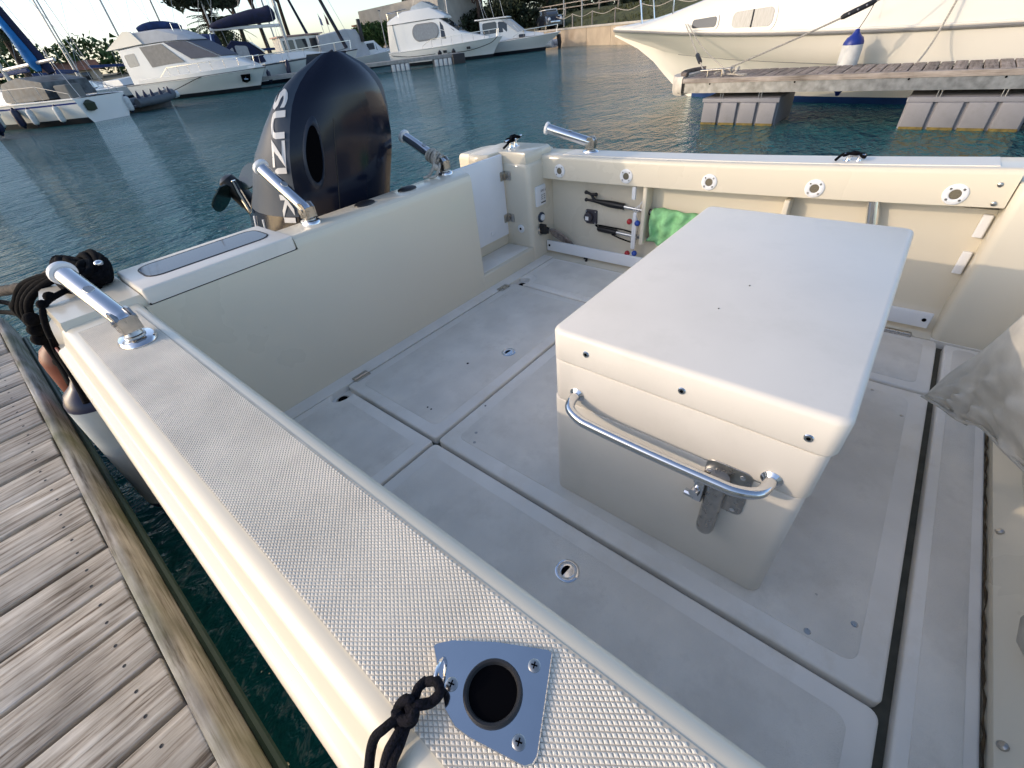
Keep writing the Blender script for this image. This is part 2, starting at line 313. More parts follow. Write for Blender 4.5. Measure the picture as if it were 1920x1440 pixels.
# corner decks
def corner(f,z1,nm,x1=.205):
    P=[(x1,1.80),(-.02,1.80),(-.028,2.12),(-.012,2.24),(.03,2.32),(.09,2.345),(x1,2.35)]
    mb=MB(); sec=[]
    c=Vector((.09,2.07))
    for s,z in((1,-.6),(1,z1-.035),(.985,z1-.012),(.95,z1)):
        sec.append([(f(c.x+(x-c.x)*s),c.y+(y-c.y)*s,z) for x,y in P])
    mb.loft(sec,True,True); return mb.build('corner_deck',CREAM,boat,.7)
corner(lambda x:x,.632,'port')
corner(mx,.618,'starboard',.30)
# transom wall
TPF=[(1.744,-.045),(1.747,.0),(1.779,.54),(1.783,.597),(1.786,.619),(1.791,.634),(1.801,.642),(1.815,.645),(1.938,.645),(1.956,.639),(1.968,.615),(1.985,.50),(1.99,-.6),(1.76,-.6)]
mb=MB(); mb.loft([[(x if i!=2 else x-.062*(.6-z),y,min(z,.597) if lo else z) for y,z in TPF] for i,(x,lo) in enumerate(((.19,1),(.7378,1),(1.752,0)))][:2],True,True)
mb=MB(); sec=[[(.19,y,min(z,.597)) for y,z in TPF],[(.7376,y,min(z,.597)) for y,z in TPF],[(.7380,y,z) for y,z in TPF],[(1.752-.062*(.6-z),y,z) for y,z in TPF]]
mb.loft(sec,True,True); mb.build('transom',CREAM,boat,.5,'broad cream transom wall in front of the outboard')
mb=MB(); mb.box(.19,.737,1.97,2.085,-.6,.596); mb.build('bait_well',CREAM,boat,0)
mb=MB(); mb.box(.205,.735,1.786,1.80,.5972,.6035); mb.build('lid_gap_shadow',DARKHOLE,boat,0)  # near-black strip painting in the shadow of the gap under the lid
mb=MB(); mb.slab(.203,.736,1.7835,2.085,.6005,.652,.014,.007,0,5)
lid=mb.build('well_lid',BOXW,boat,.8,'raised bait well lid with a smoked window')
mb=MB(); mb.slab(.258,.692,1.872,2.034,.647,.6542,.045,.0012,0,5); wn=mb.build('window',SMOKE,lid,0,'smoked window in the well lid')
mb=MB(); P1=rr(.255,.695,1.869,2.037,.048,5); mb.tube([(x,y,.6525) for x,y in P1],.0026,6,True); mb.build('gasket',RUBBER,wn)
mb=MB(); mb.slab(.40,.52,1.7655,1.772,.540,.575,.012,.003); 
# sole
mb=MB(); mb.box(.17,2.37,-.62,1.76,-.075,-.034); mb.build('bilge_channel',DIRTY,boat,0)
mb=MB(); mb.box(.19,2.33,1.672,1.762,-.05,-.001); mb.build('sole_ledge',SOLE,boat,0)
for a,b in((.17,.2205),(2.3055,2.37)):
    mb=MB(); mb.box(a,b,-.62,1.672,-.05,-.002); mb.build('sole_edge',SOLE,boat,0)
def hatch(x0,x1,y0,y1,lab,mg=.05,r=.018,latch=None,hinges=(),field=True,poly=None,fpoly=None):
    mb=MB()
    if poly: mb.prism(poly,lambda p:(p[0],p[1],-.034),lambda p:(p[0],p[1],0))
    else: mb.slab(x0,x1,y0,y1,-.034,0,r,.007,0,5)
    o=mb.build('hatch',SOLE,boat,.7,lab)
    if poly: m_=o.modifiers.new('bev','BEVEL'); m_.width=.006; m_.segments=2; m_.limit_method='ANGLE'; m_.angle_limit=R(50)
    if field:
        mb=MB()
        if fpoly: mb.prism(fpoly,lambda p:(p[0],p[1],-.01),lambda p:(p[0],p[1],.0016))
        else: mb.slab(x0+mg,x1-mg,y0+mg,y1-mg,-.01,.0018,.03,.0018,0,5)
        mb.build('nonskid_field',FIELD,o,.5)
    if latch:
        mb=MB(); x,y=latch; mb.lathe([(.034,-.004),(.034,.0032),(.031,.0048),(.027,.0046),(.0255,.002),(.0245,-.008)],(x,y,0),n=28); l=mb.build('pull_latch',STEEL,o)
        mb=MB(); mb.lathe([(.0225,-.008),(.0225,.0012),(.020,.0030)],(x,y,0),n=24); mb.build('pull_ring',STEEL,l)
        mb=MB(); P=[(.019*math.cos(a),.019*math.sin(a)) for a in [R(-20+20*i) for i in range(11)]]; mb.prism(P,lambda p:(x+p[0]*.9-.002,y+p[1]*.62+.003,0),lambda p:(x+p[0]*.9-.002,y+p[1]*.62+.003,.0036)); mb.build('finger_hole',DARKHOLE,l)
    for hx,hy,ax in hinges:
        mb=MB(); w,h=(.040,.023) if ax==0 else (.023,.055)
        mb.slab(hx-w,hx+w,hy-h,hy+h,-.001,.0035,.005,.001); k=len(mb.v)
        if ax==0: mb.tube([(hx-w*.9,hy,.004),(hx+w*.9,hy,.004)],.0045,8)
        else: mb.tube([(hx,hy-h*.9,.004),(hx,hy+h*.9,.004)],.0045,8)
        hg=mb.build('hinge',STEELD,o)
        for sx in(-.65,.65):
            for sy in(-.55,.55):
                mb=MB(); mb.lathe([(.0042,.003),(.0042,.0046),(.002,.0055)],(hx+sx*w,hy+sy*h,0),n=8); mb.build('screw',STEELD,hg)
    return o
notch=[(.645,1.598),(.628,1.590),(.602,1.587),(.575,1.596),(.557,1.614),(.553,1.634),(.562,1.655),(.583,1.668)]
pp=[(.226,1.064),(.645,1.064)]+notch+[(.226,1.668)]
fp=[(.255,1.114),(.595,1.114),(.595,1.553),(.545,1.562),(.518,1.592),(.508,1.625),(.255,1.625)]
hA=hatch(.660,1.868,1.064,1.664,'wide aft hatch hinged against the transom',.05,.014,(1.264,1.195),((.742,1.668,0),(1.785,1.668,0)))
hP=hatch(0,0,0,0,'small hatch in the near aft corner',poly=pp,fpoly=fp)
hS=hatch(0,0,0,0,'small hatch in the far aft corner by the step',poly=[(mx(x),y) for x,y in pp],fpoly=[(mx(x),y) for x,y in fp])
hN=hatch(.226,.645,-.334,1.050,'long near side hatch with a round pull latch',.05,.022,(.515,.362))
hC=hatch(.660,1.868,-.334,1.050,'large centre hatch under the white box',.055,.016)
hF=hatch(1.884,2.300,-.334,1.050,'far side hatch with a steel hinge',.045,.022,None,((2.304,-.19,1),(2.304,.75,1)))
hB=hatch(.20,2.29,-.488,-.358,'forward sole strip beside the canvas',.026,.01)
for f in(lambda x:x,mx):
    mb=MB(); mb.lathe([(.030,-.06),(.030,-.030),(.026,-.0285)],(f(.605),1.632,0),n=20); d=mb.build('drain',STEELD,boat)
    mb=MB(); mb.lathe([(.022,-.04),(.022,-.0275)],(f(.605),1.632,0),n=16); mb.build('drain_hole',DARKHOLE,d)
    mb=MB(); mb.box(*sorted((f(.53),f(.665))),1.56,1.672,-.05,-.0325); mb.build('drain_recess',SOLE,boat,0)
for i,(x,y,r) in enumerate([(.73,.921,.006),(.771,.951,.006),(.91,1.028,.004),(.81,-.262,.008),(.728,-.18,.008),(1.802,-.169,.006),(1.695,-.268,.006),(.836,-.177,.003)]):
    mb=MB(); mb.lathe([(r,-.003),(r,.0022),(r*.7,.0030),(r*.45,.0026)],(x,y,0),n=12); s=mb.build('screw',STEELD,hC)
for x,y,r in((1.089,1.302,.006),(.767,1.227,.004),(.767,1.205,.004)):
    mb=MB(); mb.lathe([(r,-.003),(r,.0024)],(x,y,0),n=10); mb.build('screw_hole',DARKHOLE,hA)
# brown grime bead along the forward joint and the riser behind it
mb=MB(); rg=random.Random(3); mb.tube([(.3+i*.02,-.4905+rg.uniform(-.002,.002),.001) for i in range(90)],[.0012+rg.random()*.0022 for i in range(90)],6)
mb.build('grime_bead',mat('grime',(.085,.055,.025),.9,var=.4,vscale=30),boat)
mb=MB(); mb.loft([[(x,-.494,-.03),(x,-.497,.02),(x,-.54,.06),(x,-.60,.34),(x,-.9,.34),(x,-.9,-.03)] for x in(.19,2.3)],True,True); mb.build('helm_riser',CREAM,boat,.5)
for x in(1.272,.702):
    mb=MB(); mb.lathe([(.009,-.006),(.009,.004),(.005,.007)],(x,-.506,.030),(0,.68,.73),n=10); mb.build('screw',STEELD,boat)
# side liners, frames, forward cheeks
LP=[(.222,-.002),(.166,.003),(.116,.03),(.091,.09),(.086,.16),(.086,.50),(.02,.50),(.02,-.05),(.222,-.05)]
for f in(lambda x:x,mx):
    mb=MB(); mb.loft([[(f(x),y,z) for x,z in LP] for y in(-.31,1.76)],True,True); mb.build('side_liner',CREAM,boat,.9)
    mb=MB(); mb.slab(*sorted((f(.216),f(.03))),-1.0,-.309,-.03,.625,.03,.01); mb.build('forward_cheek',CREAM,boat,.7)
for y in(1.075,.385):
    mb=MB(); mb.slab(mx(.17),mx(.088),y-.012,y+.012,.17,.487,.006,.004); mb.build('side_frame',CREAM,boat,.7)
mb=MB(); mb.slab(2.352,2.368,1.128,1.150,.415,.482,.004,.004); mb.build('hook_bracket',PANELW,boat)
mb=MB(); mb.box(2.344,2.36,-.30,1.752,.022,.090)
mb=MB(); mb.slab(2.343,2.358,-.285,1.742,.026,.094,.006,.004); sl=mb.build('side_rack_slat',PANELW,boat,.7,'long white rack slat low on the far side')
for y in(1.72,-.262):
    mb=MB(); mb.lathe([(.008,-.002),(.008,.002),(.004,.003)],(2.343,y,.062),(-1,0,0),n=10); mb.build('screw',DARKHOLE,sl)
# round fittings in the far coaming
for y,z in((1.622,.534),(1.184,.536),(.74,.541),(.294,.551),(-.158,.57)):
    c=(2.3408,y,z); mb=MB(); mb.lathe([(.037,-.002),(.037,.003),(.034,.005),(.020,.0055),(.018,.0045),(.0175,-.002)],c,(-1,0,0),n=24); o=mb.build('round_fitting',PANELW,boat,.6)
    mb=MB(); mb.lathe([(.0172,-.002),(.0172,.0035)],c,(-1,0,0),n=18); mb.build('mesh_insert',mat('khaki_mesh',(.20,.175,.12),.7,var=.3,vscale=400),o)
    for a in(45,135,225,315):
        mb=MB(); mb.lathe([(.0042,.003),(.0042,.0062)],(c[0],c[1]+.0272*math.cos(R(a)),c[2]+.0272*math.sin(R(a))),(-1,0,0),n=8); mb.build('screw',STEELD,o)
for y,z in((-.262,.612),(-.272,.548)):
    mb=MB(); mb.lathe([(.009,-.001),(.008,.003),(.004,.005)],(2.3405,y,z),(-1,0,0),n=12); mb.build('screw',STEELD,gs)
# white strip brackets at the forward end of the pocket
for z0,z1 in((.40,.485),(.25,.34)):
    mb=MB(); mb.slab(2.420,2.439,-.303,-.272,z0,z1,.006,.004); mb.build('wall_bracket',PANELW,boat)
mb=MB(); mb.lathe([(.022,0),(.022,-.10),(.0195,-.10),(.0195,-.08)],(2.405,.075,.505),(.05,.25,1),n=20); mb.build('flush_rod_tube',STEEL,boat,.6,'short steel tube hanging under the far gunwale')
# aft starboard step, column and transom door
mb=MB(); mb.slab(1.700,2.215,1.748,1.98,-.04,.090,.012,.010); stp=mb.build('step',CREAM,boat,.7,'moulded step below the white transom door')
mb=MB(); mb.slab(1.728,2.188,1.775,1.945,.08,.0925,.012,.002); mb.build('nonskid_field',SOLE,stp)
mb=MB(); mb.slab(2.198,2.47,1.748,2.13,-.04,.600,.035,.03,0,6); colm=mb.build('corner_column',CREAM,boat,.8,'corner column beside the white transom door')
mb=MB(); CP=[(2.205,1.77),(2.225,1.757),(2.45,1.757),(2.475,1.79),(2.475,2.10),(2.43,2.15),(2.12,2.15),(2.075,2.11),(2.072,2.02),(2.10,1.978),(2.19,1.972),(2.205,1.95)]; cc=Vector((2.33,1.97)); mb.loft([[(cc.x+(x-cc.x)*s,cc.y+(y-cc.y)*s,z) for x,y in CP] for s,z in((.97,.57),(1,.60),(1,.625),(.985,.642),(.95,.650))],True,True); mb.build('column_cap',CREAM,boat,.8)
mb=MB(); mb.box(1.735,2.2,1.956,2.1,-.3,.158); mb.build('door_sill',CREAM,boat,0)
mb=MB(); mb.slab(1.742,2.190,1.938,1.962,.160,.640,.003,.006); door=mb.build('transom_door',PANELW,boat,.7,'plain white transom door')
for z in(.52,.265):
    mb=MB(); mb.slab(-.022,.022,-.026,.026,0,.004,.006,.001); mb.xf(Matrix.Translation((2.176,1.9375,z))@Matrix.Rotation(R(90),4,'X'))
    k=len(mb.v); mb.slab(-.026,.022,-.026,.026,0,.004,.006,.001); mb.xf(Matrix.Translation((2.1975,1.912,z))@Matrix.Rotation(R(-90),4,'Y')@Matrix.Rotation(R(90),4,'Z'),k)
    mb.tube([(2.1945,1.9335,z-.027),(2.1945,1.9335,z+.027)],.005,8); mb.build('hinge',STEELD,door)
mb=MB(); mb.lathe([(.016,0),(.016,.004),(.012,.006)],(2.03,1.938,.21),(0,-1,0),n=16); mb.build('door_button',PANELW,door)
c=(2.198,1.835,.205); mb=MB(); mb.lathe([(.026,-.002),(.026,.005),(.018,.008)],c,(-1,0,0),n=22); o=mb.build('deck_fitting',PANELW,boat)
mb=MB(); mb.lathe([(.008,0),(.008,.0092)],c,(-1,0,0),n=12); mb.build('hole',DARKHOLE,o)
# sign, vent and socket on the forward face of the column
def face_y(mb,k=0): return mb
mb=MB(); mb.slab(2.252,2.352,.332,.452,0,.010,.008,.003); mb.xf(Matrix.Translation((0,1.748,0))@Matrix.Rotation(R(90),4,'X')); sg=mb.build('notice_plate',PANELW,boat,.6,'small white notice plate on the corner column')
V,F=text_geo('R90-3',.022); mb=MB(); mb.add([(2.296+x*1.0,1.7372,.412+y) for x,y,z in V],F); mb.build('lettering',BLACK,sg,0)
for i,(a,b) in enumerate(((2.300,2.315),(2.324,2.340))):
    for j in range(3):
        mb=MB(); mb.box(a,b,1.7368,1.7375,.392-j*.012,.397-j*.012); mb.build('print_line',GREYR,sg,0)
mb=MB(); mb.box(2.297,2.345,1.7368,1.7375,.346,.353); mb.build('print_bar',BLACK,sg,0)
mb=MB(); mb.lathe([(.032,0),(.032,.008),(.026,.014),(.020,.010)],(2.300,1.748,.258),(0,-1,0),n=24); o=mb.build('breaker_button',GREYC,boat); mb=MB(); mb.lathe([(.020,.008),(.020,.018),(.015,.021)],(2.300,1.748,.258),(0,-1,0),n=20); mb.build('button',PANELW,o)
mb=MB(); mb.lathe([(.034,0),(.034,.006),(.028,.012)],(2.292,1.748,.178),(0,-1,0),n=20); o=mb.build('hose_socket',STEELD,boat,.6,'dark hose socket at the foot of the corner column')
mb=MB(); mb.lathe([(.026,0),(.026,.03),(.020,.045),(.020,.05)],(2.292,1.742,.178),(.45,-.85,-.1),n=14); mb.slab(2.262,2.285,1.69,1.74,.19,.225,.008,.004); mb.build('hose_fitting',BLACK,o)
# caps along the transom and well
for x in(1.151,1.405):
    mb=MB(); mb.lathe([(.052,0),(.050,.006),(.036,.012),(.012,.016)],(x,1.885,.644),n=24,sx=1.0,sy=.75,xdir=(1,0,0)); mb.build('rod_socket_cap',BLACK,boat,.7)
# cleats
def cleat(name,x,y,z,L,ang,lab,rp=1.0,par=boat):
    M=Matrix.Translation((x,y,z))@Matrix.Rotation(R(ang),4,'Z')@Matrix.Diagonal((rp**.5,rp**.5,rp,1))
    mb=MB(); k=0
    mb.slab(-.05,.05,-.022,.022,0,.006,.018,.003)
    for s in(-1,1): mb.lathe([(.015,.004),(.011,.02),(.011,.034),(.013,.04)],(s*.026,0,0),n=12)
    mb.tube(spline([(-L,0,.050),(-L*.6,0,.044),(0,0,.041),(L*.6,0,.044),(L,0,.050)],4),[.0065,.007,.008,.009,.010,.011,.0115,.0118,.012,.0118,.0115,.011,.010,.009,.008,.007,.0065],10)
    mb.xf(M); c=mb.build('cleat',STEEL,par,.7,lab); return c,M
cleat('cleat',2.33,1.955,.650,.10,8,'steel cleat on the far corner deck, wound with dark line')
cleat('cleat',2.43,.20,.643,.05,85,'small cleat on the far gunwale',.55)
cleat('cleat',.115,2.09,.632,.11,70,'steel cleat on the near corner deck under the black rope')
# rod holders
def rod_holder(base,tip,lab,sc_=1.0,flange=0):
    b=Vector(base); t=Vector(tip); h=.052*sc_; piv=b+Vector((0,0,h)); d=(t-piv).normalized()
    mb=MB(); mb.lathe([(.046*sc_,-.002),(.046*sc_,.004),(.041*sc_,.011),(.026*sc_,.014)],b,(0,0,1),n=26,sx=.85,sy=1.15,xdir=(1,0,0)); o=mb.build('rod_holder',STEEL,boat,.7,lab)
    mb=MB(); mb.lathe([(.026,.010),(.026,.018),(.022,.020),(.018,.030)],b,(0,0,1),n=22)
    hd=Vector((d.x,d.y,0)).normalized(); sd_=Vector((-hd.y,hd.x,0))
    for s in(-1,1):
        q=[piv+sd_*(s*.021)+hd*a+Vector((0,0,c)) for a,c in((-.026,-.030),(.022,-.030),(.026,.006),(.012,.030),(-.014,.030),(-.028,.010))]
        k=len(mb.v); mb.add([p+sd_*.003 for p in q]+[p-sd_*.003 for p in q],[tuple(range(6)),tuple(range(11,5,-1))]+[(i,(i+1)%6,(i+1)%6+6,i+6) for i in range(6)])
    q0=piv-hd*.022-sd_*.024; mb.add([piv-hd*.026+sd_*a+Vector((0,0,c)) for a,c in((-.024,-.028),(.024,-.028),(.024,.012),(-.024,.012))]+[piv-hd*.021+sd_*a+Vector((0,0,c)) for a,c in((-.024,-.028),(.024,-.028),(.024,.012),(-.024,.012))],[(0,1,2,3),(7,6,5,4),(0,4,5,1),(1,5,6,2),(2,6,7,3),(3,7,4,0)])
    mb.tube([piv-sd_*.030,piv+sd_*.030],.008,10); mb.build('swivel_bracket',STEELD,o,.6)
    L=(t-piv).length
    mb=MB(); mb.lathe([(.012,-.022),(.022,-.014),(.0255,0),(.0255,L-.004),(.0225,L-.004),(.0225,L-.09)],piv,d,n=24); tb=mb.build('tube',STEEL,o,.7)
    mb=MB(); mb.lathe([(.0262,L-.014),(.033,L-.011),(.0345,L-.004),(.033,L+.003),(.0265,L+.005),(.0222,L+.001),(.0215,L-.03)],piv,d,n=24); mb.build('rim',PANELW,tb,.8)
    mb=MB(); mb.lathe([(.021,L*.30),(.021,L*.31)],piv,d,n=18); mb.build('bore',DARKHOLE,tb)
    up=(Vector((0,0,1))-d*d.z).normalized(); 
    mb=MB(); mb.lathe([(.013,.0),(.012,.0015)],piv+d*(L*.48)+up*.0252,up,n=16,sx=1.2,xdir=d); mb.build('tube_button',STEELD,tb)
    return o
rod_holder((.100,1.496,zt(1.5)+.002),(.0655,1.765,.773),'steel rod holder on the near gunwale, white rim pointing aft',1.2)
rod_holder((.880,1.895,.645),(.857,2.114,.855),'steel rod holder on the transom left of the black caps')
rod_holder((1.705,1.930,.645),(1.688,2.19,.82),'steel rod holder on the transom tied with pale rope')
rod_holder((2.470,1.488,zt(1.49)-.001),(2.410,1.757,.745),'steel rod holder on the far gunwale')
# near rod socket plate
zp=.6500
pl=[(.068,.2315),(.072,.2305),(.085,.219),(.114,.178),(.1425,.127),(.1425,.122),(.063,.083),(.056,.083),(.050,.088),(.034,.142),(.031,.160),(.035,.178)]
mb=MB(); c0=Vector((.08,.155)); mb.loft([[(x,y,zp-.007) for x,y in pl],[(x,y,zp+.0015) for x,y in pl],[(c0.x+(x-c0.x)*.985,c0.y+(y-c0.y)*.985,zp+.0028) for x,y in pl]],True,True)
plate=mb.build('socket_plate',STEEL,boat,.5,'polished rod socket plate on the near gunwale')
hc=(.0755,.149,zp+.0028)
mb=MB(); mb.lathe([(.0305,-.001),(.0305,.003),(.0288,.0052),(.0265,.0048),(.0248,.001)],hc,n=40); rim=mb.build('rubber_rim',RUBBER,plate,.8)
mb=MB(); mb.lathe([(.0250,-.001),(.0250,.0012)],hc,n=32); mb.build('bore',DARKHOLE,rim)
for x,y in((.1205,.130),(.0545,.188),(.0605,.103)):
    mb=MB(); mb.lathe([(.0066,0),(.0066,.0010),(.0052,.0019),(.0020,.0022)],(x,y,zp+.0028),n=18); s=mb.build('screw',STEELD,plate)
    for a in(20,110):
        mb=MB(); mb.box(-.0034,.0034,-.0007,.0007,0,.0008); mb.xf(Matrix.Translation((x,y,zp+.0046))@Matrix.Rotation(R(a),4,'Z')); mb.build('screw_slot',DARKHOLE,s,0)
mb=MB(); ring=[Vector((.058,.2065,zp+.006))+Vector((-.60,-.35,.25)).normalized()*(.013*math.cos(a))*1.15+Vector((0,0,1))*(.011*math.sin(a)) for a in [2*math.pi*i/18 for i in range(18)]]
ring=[Vector(p)+Vector((-.004,-.003,.004)) for p in ring]; mb.tube(ring,.0022,8,True); mb.build('eye_ring',STEEL,plate)
# ------------------------------------------------------------------ white box in the cockpit
bx=thing('deck_box','large white moulded box with a steel handrail, standing on the cockpit sole','box',(1.26,.245,.002),BOAT)
mb=MB(); mb.slab(.746,1.774,-.061,.558,.002,.388,.027,.004,.006,7); body=mb.build('body',BOXW,bx,.8)
mb=MB(); mb.slab(.745,1.775,-.066,.553,.3905,.519,.027,.004,.004,7); mb.build('middle_tray',BOXW,bx,.8)
mb=MB(); mb.slab(.740,1.779,-.073,.551,.5225,.612,.028,.013,.005,8); lidb=mb.build('lid',BOXW,bx,.8)
for x,y,r in((1.176,.223,.003),(1.022,.248,.0026)):
    mb=MB(); mb.ball((x,y,.6125),r,7,4,sc=(1,.7,.5)); mb.build('dirt_speck',DIRTY,lidb)
for y,z in((.449,.569),(.215,.561),(-.021,.555)):
    mb=MB(); mb.lathe([(.009,-.002),(.009,.002),(.0075,.004),(.004,.004),(.0035,.001)],(.742,y,z),(-1,0,0),n=16); s=mb.build('screw',STEEL,lidb)
    mb=MB(); mb.lathe([(.004,0),(.0035,.0042)],(.742,y,z),(-1,0,0),n=6); mb.build('socket',DARKHOLE,s)
mb=MB(); mb.tube(spline([(.748,.477,.428),(.718,.476,.427),(.690,.462,.425),(.672,.425,.423),(.668,.38,.422),(.666,.24,.421),(.668,.10,.420),(.672,.055,.419),(.690,.020,.418),(.718,.008,.417),(.748,.007,.416)],5),.0125,14); hr=mb.build('handrail',STEEL,bx,.9)
for y,z in((.477,.428),(.007,.416)):
    mb=MB(); mb.lathe([(.021,-.001),(.021,.004),(.014,.010)],(.747,y,z),(-1,0,0),n=20); mb.build('flange',STEEL,hr)
mb=MB(); mb.slab(.035,.133,.262,.405,0,.006,.018,.002); mb.xf(Matrix(((0,0,-1,.748),(1,0,0,0),(0,1,0,0),(0,0,0,1)))); lt=mb.build('rod_bracket',STEELD,bx,.6,'steel bracket with a short upright tube under the handrail')
mb=MB(); mb.lathe([(.010,-.216),(.018,-.210),(.0205,-.198),(.0205,-.02),(.018,-.02)],(.724,.096,.400),(0,0,1),n=20); mb.build('tube',STEELD,lt,.8)
mb=MB()
mb.tube([(.728,.132,.318),(.700,.136,.318)],.011,12); mb.tube([(.722,.145,.34),(.722,.12,.34)],.006,10); mb.slab(.712,.74,.118,.142,.285,.36,.006,.003); mb.lathe([(.009,0),(.009,.022)],(.716,.136,.296),(0,1,0),n=10); mb.build('clamp',STEEL,lt,.6)
for y,z in((.055,.388),(.055,.278),(.120,.278)):
    mb=MB(); mb.lathe([(.006,0),(.006,.0022),(.003,.003)],(.742,y,z),(-1,0,0),n=10); mb.build('screw',STEEL,lt)
# ------------------------------------------------------------------ outboard motor, tilted up
mo=thing('outboard_motor','big navy and grey outboard motor tilted up behind the transom','motor',(1.25,2.35,-.2),BOAT)
TAB=[(.10,.22,2.14,2.78),(.35,.245,2.13,2.80),(.55,.262,2.115,2.745),(.68,.268,2.10,2.63),(.79,.279,2.09,2.535),(.87,.277,2.085,2.455),(.96,.260,2.085,2.34),(1.04,.232,2.09,2.235),(1.10,.195,2.095,2.175),(1.15,.135,2.10,2.145),(1.185,.08,2.105,2.13),(1.205,.035,2.11,2.122)]
def cxm(z): return 1.212+.25*(z-.68)
def tab(z):
    for i in range(len(TAB)-1):
        a,b=TAB[i],TAB[i+1]
        if a[0]<=z<=b[0]:
            t=(z-a[0])/(b[0]-a[0]); t2=t; return [lerp(a[k],b[k],t2) for k in(1,2,3)]
    return list(TAB[-1][1:])
def frontsec(z,n=14,off=0):
    w,yf,yb=tab(z); c=cxm(z); P=[]
    for i in range(n+1):
        u=-1+2*i/n; P.append(Vector((c+u*(w+off),yf-.055*(1-abs(u)**2.6)*min(1,w/.2)-off,z)))
    return P
def sidept(z,s,v,off=0):
    w,yf,yb=tab(z); c=cxm(z); bul=.062*math.sin(math.pi*min(v*1.02,1))**.7*min(1,w/.2)
    return Vector((c+s*(w+bul+off-.05*v**3),lerp(yf,yb,v),z))
zs=[.10+.035*i for i in range(31)]+[1.195,1.205]
mb=MB(); mb.loft([frontsec(z) for z in zs],False,False); mb.build('front_cowl',NAVY,mo,1.2,'glossy navy front of the cowl')
for s,lab in((-1,'grey side panel with the maker lettering'),(1,'grey far side panel')):
    mb=MB(); z2=[z for z in zs if z>.60]; mb.loft([[sidept(z,s,v/8) for v in range(9)] for z in z2],False,False); sp=mb.build('side_cowl',GREYC,mo,1.2,lab)
    if s==-1: side=sp
    mb=MB(); z2=[z for z in zs if z<=.63]; mb.loft([[sidept(z,s,v/8,.001) for v in range(9)] for z in z2],False,False); mb.build('lower_cowl',NAVY,mo,1.2)
mb=MB(); mb.loft([[sidept(z,-1,1),Vector((cxm(z)-.1,tab(z)[2]+.03,z)),Vector((cxm(z)+.1,tab(z)[2]+.03,z)),sidept(z,1,1)] for z in zs],False,False); mb.build('rear_cowl',NAVY,mo,1.2)
# black rim along the aft edge of the side and the thin chrome line
mb=MB(); mb.tube([sidept(z,-1,1.0,.002) for z in zs],.010,8); mb.build('cowl_rim',BLACK,mo,1.2)
mb=MB(); mb.tube([sidept(z,-1,.93,.001) for z in zs if z<.62],.004,6); mb.build('chrome_line',STEEL,mo)
# lettering runs down the side panel
V,F=text_geo('SUZUKI',1.0,.028); xm=max(v[0] for v in V); ym=max(v[1] for v in V)
def put(vx,vy,off):
    u=vx/xm; z=1.105-u*(1.105-.60); w,yf,yb=tab(z); d=yb-yf
    yl=.115+.085*(1-u); v=(.215*d**.0-.085*(vy/ym)+.0)   # metres aft of the front edge
    yv=(.012+.062*(1-vy/ym))*(0.6+.4*min(1,d/.4))
    return sidept(z,-1,min(yv/d,.9),off)
mb=MB(); mb.add([put(x,y,.0025) for x,y,z in V],F); lt_=mb.build('lettering',mat('silver_letters',(.60,.60,.60),.4,var=.02),side,0)
# oval air intake
def fpt(z,u,off):
    w,yf,yb=tab(z); return Vector((cxm(z)+u*w,yf-.055*(1-abs(u)**2.6)-off,z))
for s in(-1,):
    mb=MB(); sec=[]
    for k,(sc_,off) in enumerate(((1.28,-.003),(1.12,.008),(1.0,.009),(.93,-.004))):
        sec.append([fpt(.85+.105*sc_*math.sin(a)*(1.15 if math.sin(a)>0 else 1),s*(.66)+.13*sc_*math.cos(a)+s*.02*math.sin(a),off) for a in [2*math.pi*i/28 for i in range(28)]])
    mb.loft(sec,True,False); rim_=mb.build('intake_rim',mat('rim_navy',(.020,.028,.045),.3,spec=.35),mo,1.2)
    mb=MB(); P=[fpt(.85+.105*.96*math.sin(a)*(1.15 if math.sin(a)>0 else 1),s*.66+.13*.96*math.cos(a)+s*.02*math.sin(a),.003) for a in [2*math.pi*i/28 for i in range(28)]]
    c=fpt(.85,s*.66,.003); mb.add(P+[c],[(i,(i+1)%28,28) for i in range(28)]); mb.build('intake_mouth',DARKHOLE,rim_)
# seam down the front
mb=MB(); mb.tube([fpt(z,-.30,.0005) for z in zs if .3<z<1.0],.0022,6); mb.build('cowl_seam',BLACK,mo)
for u in(-.55,.5):
    mb=MB(); mb.ball(fpt(.60,u,.001),.005,8,6); mb.build('screw',STEEL,mo)
for v in(.42,.62):
    mb=MB(); mb.tube([sidept(.60,-1,v,.003),sidept(.52,-1,v*.9,.004),sidept(.42,-1,v*.75,.003)],[.006,.004,.001],6); mb.build('silver_flash',PANELW,mo)
